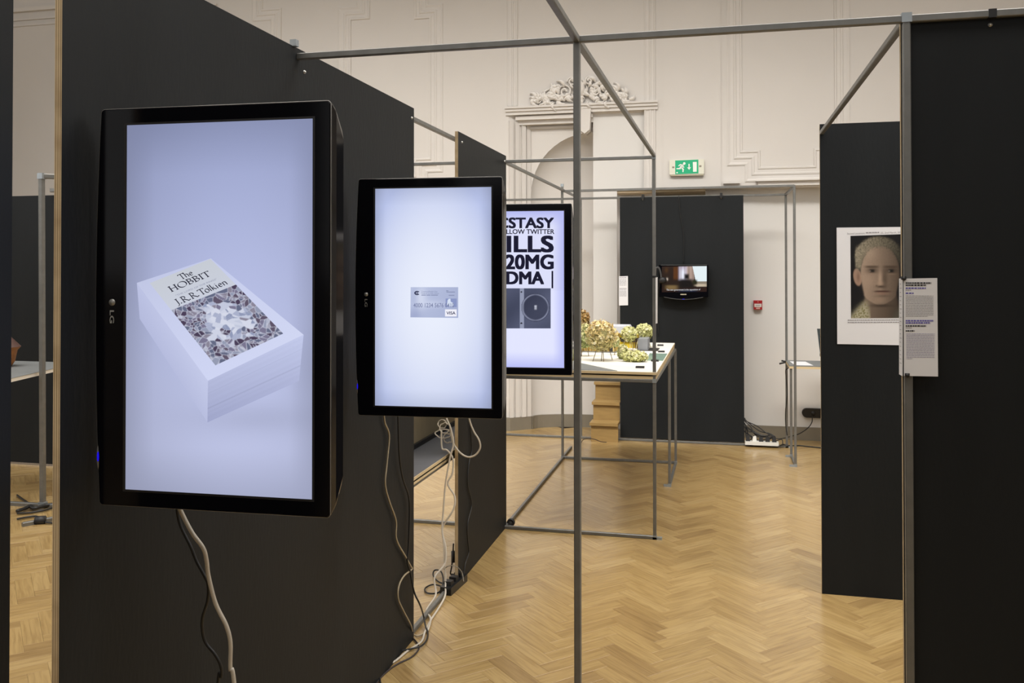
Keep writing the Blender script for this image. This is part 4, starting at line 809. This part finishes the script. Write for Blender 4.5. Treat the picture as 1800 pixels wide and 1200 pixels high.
# ------------------------------------------------------------------ bench behind the boards
T=Thing('bench_table','low grey topped bench behind the gap between the boards','table',(-1.55,4.8,0)); rl=math.pi/2
g=G(); g.box((-1.668,3.2,.675),(-1.452,5.5,.69)); T.part('top',g,mat('blue_grey_laminate',(.105,.11,.125),.5))
g=G(); g.box((-1.452,3.2,.668),(-1.449,5.5,.69)); g.box((-1.668,3.2,.655),(-1.449,5.5,.675)); T.part('plywood_edge',g,PLYFACE)
g=G(); g.bar((-1.47,3.2,.644),(-1.47,5.5,.644),TS); T.part('rail',g,STEEL)
for y in (3.4,5.4):
    for x in (-1.47,-1.65): g=G(); g.bar((x,y,0),(x,y,.655),TS); T.part('leg',g,STEEL)
g=G(); g.box((-1.70,3.2,.70),(-1.685,5.5,1.6)); T.part('back_panel',g,mat('cream_panel',(.74,.61,.38),.6,var=.05))
g=G(); g.box((-1.684,3.2,.676),(-1.668,5.5,.715)); T.part('gap_shade_strip',g,MATTBLK)  # black strip stands in for the shaded gap below the cream panel
# ------------------------------------------------------------------ cables
def cable(label, pts, r, m, cat='cable', group='loose cables'):
    g=G(); g.tube(pts,r,8,0,7); return single('cable',label,cat,g,m,group)
def drop(path,y0,y1): # hanging in front of the first board: interpolate depth down the path
    n=len(path); return [W(x,y,'Y',y0+(y1-y0)*i/(n-1)) for i,(x,y) in enumerate(path)]
p=drop([(313,880),(317,896),(337,935),(357,963),(363,985),(366,1010),(375,1048),(383,1070),(398,1100),(405,1130),(405,1175),(412,1205)],1.76,1.80); e=p[-1]
cable('pale cable hanging below the nearest screen',p+[Vector((e.x+.02,1.83,e.z*.5)),Vector((e.x+.04,1.9,.04)),Vector((e.x+.10,2.05,.006)),Vector((e.x+.12,2.4,.006))],.0048,WHITEC)
p=drop([(311,880),(312,900),(318,925),(335,960),(345,985),(360,1013),(366,1028),(365,1055),(356,1085),(356,1110),(362,1130),(378,1150),(388,1170),(389,1190),(383,1205)],1.79,1.83); e=p[-1]
cable('black cable hanging below the nearest screen',p+[Vector((e.x-.03,1.85,e.z*.5)),Vector((e.x-.02,1.9,.04)),Vector((e.x+.05,2.1,.006))],.0036,BLACKC)
XC=XW+.012
def hang(path,x=XC): return [W(a,b,'X',x) for a,b in path]
def fl(path,z=.006): return [W(a,b,'Z',z) for a,b in path]
def zz(seq):  # seq of (px,py,plane,val)
    return [W(a,b,c_,d_) for a,b,c_,d_ in seq]
cable('brownish white cable hanging down the long board from the middle screen',hang([(674,700),(676,740),(684,765),(680,815),(677,850),(684,880),(696,915),(697,948),(714,980),(722,995),(724,1000),(710,1012),(701,1030),(700,1052),(710,1075),(722,1098)])+zz([(726,1113,'Z',.02),(733,1117,'Z',.008),(742,1114,'Z',.006),(749,1109,'Z',.006)]),.0038,mat('aged_cable',(.36,.30,.20),.5))
cable('black cable hanging down the long board from the middle screen',hang([(699,700),(700,740),(702,800),(708,840),(718,870),(720,900),(718,960),(716,985),(721,1005)],XC+.004)+zz([(728,1040,'X',XC+.02),(738,1062,'X',XC+.04),(744,1080,'Z',.06),(748,1100,'Z',.02),(752,1112,'Z',.006),(749,1126,'Z',.008),(738,1136,'Z',.01),(722,1140,'Z',.012),(700,1146,'Z',.006),(672,1163,'Z',.006),(665,1172,'Z',.006),(668,1195,'Z',.006),(672,1220,'Z',.006)]),.0040,BLACKC)
YB=4.50
cable('white cable bundle strand dropping to the floor at the narrow board edge',zz([(785,735,'Y',4.50),(793,755,'Y',4.49),(797,780,'Y',4.48),(791,805,'Y',4.47),(783,850,'Y',4.46),(779,900,'Y',4.45),(777,930,'Y',4.44),(780,955,'Y',4.43),(781,985,'Y',4.42),(783,1010,'Y',4.42),(783,1030,'Y',4.40),(782,1048,'Z',.02),(770,1070,'Z',.006),(757,1090,'Z',.006),(747,1110,'Z',.006),(740,1128,'Z',.006),(716,1144,'Z',.006),(692,1163,'Z',.006),(672,1168,'Z',.007),(660,1185,'Z',.006),(648,1210,'Z',.006)]),.0048,WHITEC)
cable('white cable strand looping aside before it reaches the floor',zz([(776,756,'Y',4.52),(777,787,'Y',4.51),(786,791,'Y',4.50),(796,806,'Y',4.49),(795,832,'Y',4.48),(787,850,'Y',4.47),(799,872,'Y',4.47),(797,895,'Y',4.46),(778,928,'Y',4.45),(783,960,'Y',4.43),(782,990,'Y',4.41),(764,1015,'Y',4.36),(766,1045,'Z',.02),(750,1072,'Z',.006),(757,1087,'Z',.014),(752,1108,'Z',.006)]),.0048,WHITEC)
cable('white cable loop hanging from the furthest screen across the narrow board',zz([(824,725,'Y',4.47),(826,740,'Y',4.48),(833,758,'Y',4.48),(842,773,'Y',4.48),(844,787,'Y',4.48),(836,799,'Y',4.48),(824,803,'Y',4.48),(812,798,'Y',4.49),(801,786,'Y',4.49),(795,772,'Y',4.49),(793,755,'Y',4.50)]),.0048,WHITEC)
rk=random.Random(12)
for i,(cx_,cy_,rx,ry) in enumerate(((782,752,10,9),(780,762,14,8),(788,770,9,8),(778,745,8,7))):
    pts=[]; n_=18
    for k in range(n_): a=2*math.pi*k/n_*1.15+i; pts.append(W(cx_+rx*math.cos(a)*rk.uniform(.85,1.1),cy_+ry*math.sin(a)*rk.uniform(.85,1.1),'Y',4.56+.02*i+.01*math.sin(a*2)))
    cable(('white cable coil tangled highest above the bench','white cable coil lying widest over the bench','white cable coil nearest the pale board edge','white cable coil tucked behind the other coils')[i],pts,.0034,WHITEC,'cable','coiled white cables')
cable('black cable running down the face of the narrow board',hang([(826,740),(829,790),(824,815),(822,850),(829,885),(822,920),(822,945),(824,970),(818,990),(815,1010)],XC-.004),.0038,BLACKC)
cable('black lead looping on the floor behind the socket block',zz([(797,955,'Y',4.62),(796,975,'Y',4.62),(794,995,'Y',4.62),(792,1008,'Z',.02),(798,1010,'Z',.01),(795,1022,'Z',.006),(775,1024,'Z',.006),(762,1012,'Z',.008),(764,1002,'Z',.02),(775,1004,'Z',.02),(779,1020,'Z',.01),(772,1040,'Z',.006),(752,1042,'Z',.006),(747,1034,'Z',.006),(760,1027,'Z',.006),(775,1030,'Z',.012),(786,1038,'Z',.02)]),.0040,BLACKC)
cable('thin grey lead arching over the socket block',zz([(780,1000,'Y',4.42),(790,994,'Y',4.42),(803,996,'Y',4.43),(812,1006,'Y',4.44),(815,1022,'Y',4.42)]),.0025,mat('grey_lead',(.20,.18,.14),.5))
cable('dark lead trailing on the floor at the foot of the long board',zz([(722,1118,'Z',.006),(732,1128,'Z',.006),(736,1140,'Z',.004),(724,1154,'Z',.004),(700,1166,'Z',.004),(685,1176,'Z',.004),(668,1192,'Z',.004),(655,1212,'Z',.004)]),.0036,mat('dark_brown_lead',(.035,.025,.025),.5))
T=Thing('socket_block','black socket block lying on the base tube by the narrow board','power strip',(-1.36,4.42,.0)); a=W(783,1046,'Z',.0); b=W(812,1020,'Z',.0); d=(b-a).normalized(); s=Vector((-d.y,d.x,0))
g=G(); g.prism([a+s*.03+d*-.0,b+s*.03,b-s*.032,a-s*.032],(0,0,.040)); T.part('body',g,mat('block_black',(.010,.011,.012),.35))
for k in range(3): p=a.lerp(b,.2+.3*k)+Vector((0,0,.040)); g=G(); g.prism([p+s*.02-d*.018,p+s*.02+d*.018,p-s*.02+d*.018,p-s*.02-d*.018],(0,0,.022)); T.part('plug',g,MATTBLK)
g=G(); p=W(797,978,'Y',4.62); g.cyl(p+Vector((0,0,.03)),p-Vector((0,0,.03)),.012,12); single('inline_plug','small black inline plug hanging behind the pale board edge','plug',g,MATTBLK)
# dark castor-like end at the foot of the narrow board
p=W(898,919,'Z',.022); T=Thing('cable_reel','small black round tape reel at the foot of the narrow board','tape reel',(p.x,p.y,0))
g=G(); n_=20; R0,R1=.026,.014
v=[];f=[]
for k in range(n_):
    a=2*math.pi*k/n_
    for rr,yy in ((R0,-.012),(R0,.012),(R1,.012),(R1,-.012)): v.append((p.x+rr*math.cos(a),p.y+yy,.026+rr*math.sin(a)))
for k in range(n_):
    j=(k+1)%n_
    for q_ in range(4): f.append((k*4+q_,k*4+(q_+1)%4,j*4+(q_+1)%4,j*4+q_))
g.add(v,f,0,True); T.part('ring',g,MATTBLK); g=G(); g.cyl((p.x,p.y-.009,.026),(p.x,p.y+.009,.026),.014,16); T.part('hub',g,GREYB)
# cables and strip at the back board
T=Thing('white_socket_strip','white socket strip on the floor beside the back black board','power strip',(.4,8.66,0)); a=W(1309.5,781,'Y',8.67); b=W(1368.5,785,'Y',8.67)
g=G(); g.box((a.x,8.63,.022),(b.x,8.70,.055)); T.part('body',g,mat('strip_white',(.72,.72,.68),.4))
for k,x in enumerate((.24,.30,.36,.42,.48)): g=G(); g.prism([(x-.02,8.64,.055),(x+.02,8.64,.055),(x+.014,8.65,.10),(x-.014,8.65,.10)],(0,.04,0)); T.part('plug',g,mat('strip_white',(.7,.7,.68)) if k==1 else MATTBLK)
rk=random.Random(21)
for i in range(10):
    x0,y0=rk.uniform(1309,1314),rk.uniform(735,760); xe=1314+i*6; pts=[W(x0-4,y0-6,'Y',8.76),W(x0,y0,'Y',8.75),W(x0+(xe-x0)*.45,y0+12+rk.uniform(-3,5),'Y',8.73),W(x0+(xe-x0)*.8,y0+rk.uniform(14,22),'Y',8.70),Vector((.24+.06*min(i,4)+rk.uniform(-.01,.01),8.665,.105))]
    cable('black plug lead in the tangle beside the back black board',pts,.005,BLACKC,'cable','black plug leads')
cable('black cable running from the wall socket strip down to the floor tangle',zz([(1428,732,'Y',9.06),(1427,742,'Y',9.05),(1420,752,'Y',9.04),(1405,762,'Y',9.0),(1385,768,'Y',8.9),(1370,771,'Y',8.8),(1358,770,'Y',8.78),(1361,775,'Y',8.75),(1374,772,'Y',8.74),(1376,780,'Y',8.72)]),.0045,BLACKC)
cable('black cable lying on the floor towards the right from the tangle',zz([(1368,785,'Z',.03),(1376,781,'Z',.03),(1388,783,'Z',.02),(1405,783,'Z',.006),(1425,785,'Z',.006),(1455,788,'Z',.006)]),.006,BLACKC)
cable('thin black lead drooping from the clamp of the side table',zz([(1382,648,'Y',8.66),(1381,655,'Y',8.68),(1384,690,'Y',8.69),(1381,720,'Y',8.69),(1381,745,'Y',8.69),(1384,765,'Y',8.69)]),.004,BLACKC)
cable('thin black lead arching over the top of the side table',zz([(1382,650,'Y',8.67),(1390,644,'Y',8.6),(1400,646,'Y',8.55),(1415,647,'Y',8.5),(1425,643,'Y',8.5),(1434,640,'Y',8.5),(1442,640,'Y',8.5)]),.004,BLACKC)
cable('brown lead arching over the floor tube before the wooden steps',zz([(1022,777,'Z',.03),(1026,772,'Z',.03),(1035,770.5,'Z',.03),(1046,772,'Z',.03),(1056,776,'Z',.02),(1066,777,'Z',.025)]),.004,mat('brown_lead',(.05,.03,.02),.5))
# ------------------------------------------------------------------ things seen through the gap at the far left
F4=frame('distant frame of grey tubes seen through the gap at the left',(-4.70,5.317,0))
for n,p,q in (('post',(-4.70,5.317,0),(-4.725,5.317,2.35)),('rail',(-4.725,5.317,2.36),(-4.1,5.9,2.36)),('rail',(-5.6,6.41,2.37),(-4.7,6.41,2.37)),('foot_rail',(-5.2,5.31,.011),(-4.1,5.36,.011)),('foot_rail',(-4.49,4.90,.011),(-4.3,5.22,.011))): rail(F4,n,p,q,.034 if n in('post','rail') else .03)
conn(F4,(-4.725,5.317,2.36),.021); conn(F4,(-4.70,5.317,.02),.022)
T=Thing('display_table','distant white topped display table seen through the gap','table',(-5.0,5.4,0)); g=G(); a=W(30,669,'Z',.93); b=W(95,653.5,'Z',.93); d=(b-a)*1.5; a=a-d*.35; b=b+d*.2; g.prism([a,b,Vector((-4.2,5.95,.93)),Vector((-5.6,5.95,.93))],(0,0,.025)); T.part('top',g,BOARDW)
g=G(); g.prism([a+Vector((0,.012,.025)),b+Vector((0,.012,.025)),Vector((-4.2,5.95,.955)),Vector((-5.6,5.95,.955))],(0,0,.002)); T.part('top_covering',g,GREYB)
for x in (-5.5,-4.3): g=G(); g.bar((x,5.8,0),(x,5.8,.93),.025); T.part('leg',g,STEEL)
T=Thing('clay_vessel','rust brown clay vessel on the distant display table','vessel',(-5.30,5.58,.957)); rv=[(.0,.02),(.06,.02),(.085,.06),(.10,.14),(.125,.17),(.06,.24),(.035,.29),(.0,.29)]
def lathe(c,prof,n=24):
    v=[];f=[];m=len(prof)
    for k in range(n):
        a=2*math.pi*k/n; v+=[(c[0]+r*math.cos(a),c[1]+r*math.sin(a),c[2]+z-.02) for r,z in prof]
    for k in range(n):
        for i in range(m-1): f.append((k*m+i,((k+1)%n)*m+i,((k+1)%n)*m+i+1,k*m+i+1))
    return G().add(v,f,0,True)
T.part('bowl',lathe((-5.30,5.58,.957),rv[:5]),mat('rust_clay',(.30,.11,.02),.5,var=.3,scale=25)); T.part('lid',lathe((-5.30,5.58,.957),rv[4:]),mat('plum_clay',(.10,.055,.045),.5,var=.2))
for i,(lab,pp) in enumerate((('black lead at the foot of the distant frame, bunched thickest',[(30,898),(45,893),(52,890),(60,893),(70,891),(80,888),(95,886)]),('thin dark lead crossing the floor below the distant frame',[(30,902),(50,901),(65,899),(80,896),(100,890)]),('dark lead curling over the slanting floor tube',[(30,912),(45,909),(62,907),(68,910),(72,914),(82,918),(98,919)]),('thin black lead rising left of the distant post',[(30,870),(41,878),(50,884),(56,889)]))): cable(lab,fl(pp,.02 if i==0 else .012),.013 if i==0 else .007,BLACKC)
g=G(); a=W(62,915,'Z',.02); b=W(80,914,'Z',.02); g.tube([a,b],.03,10,0,1); single('cable_plug','dark moulded plug on the slanting floor tube','plug',g,MATTBLK)
for o in list(bpy.data.objects):
    if o.type=='MESH' and o.data.users>0 and len(o.data.vertices)==0: bpy.data.objects.remove(o)
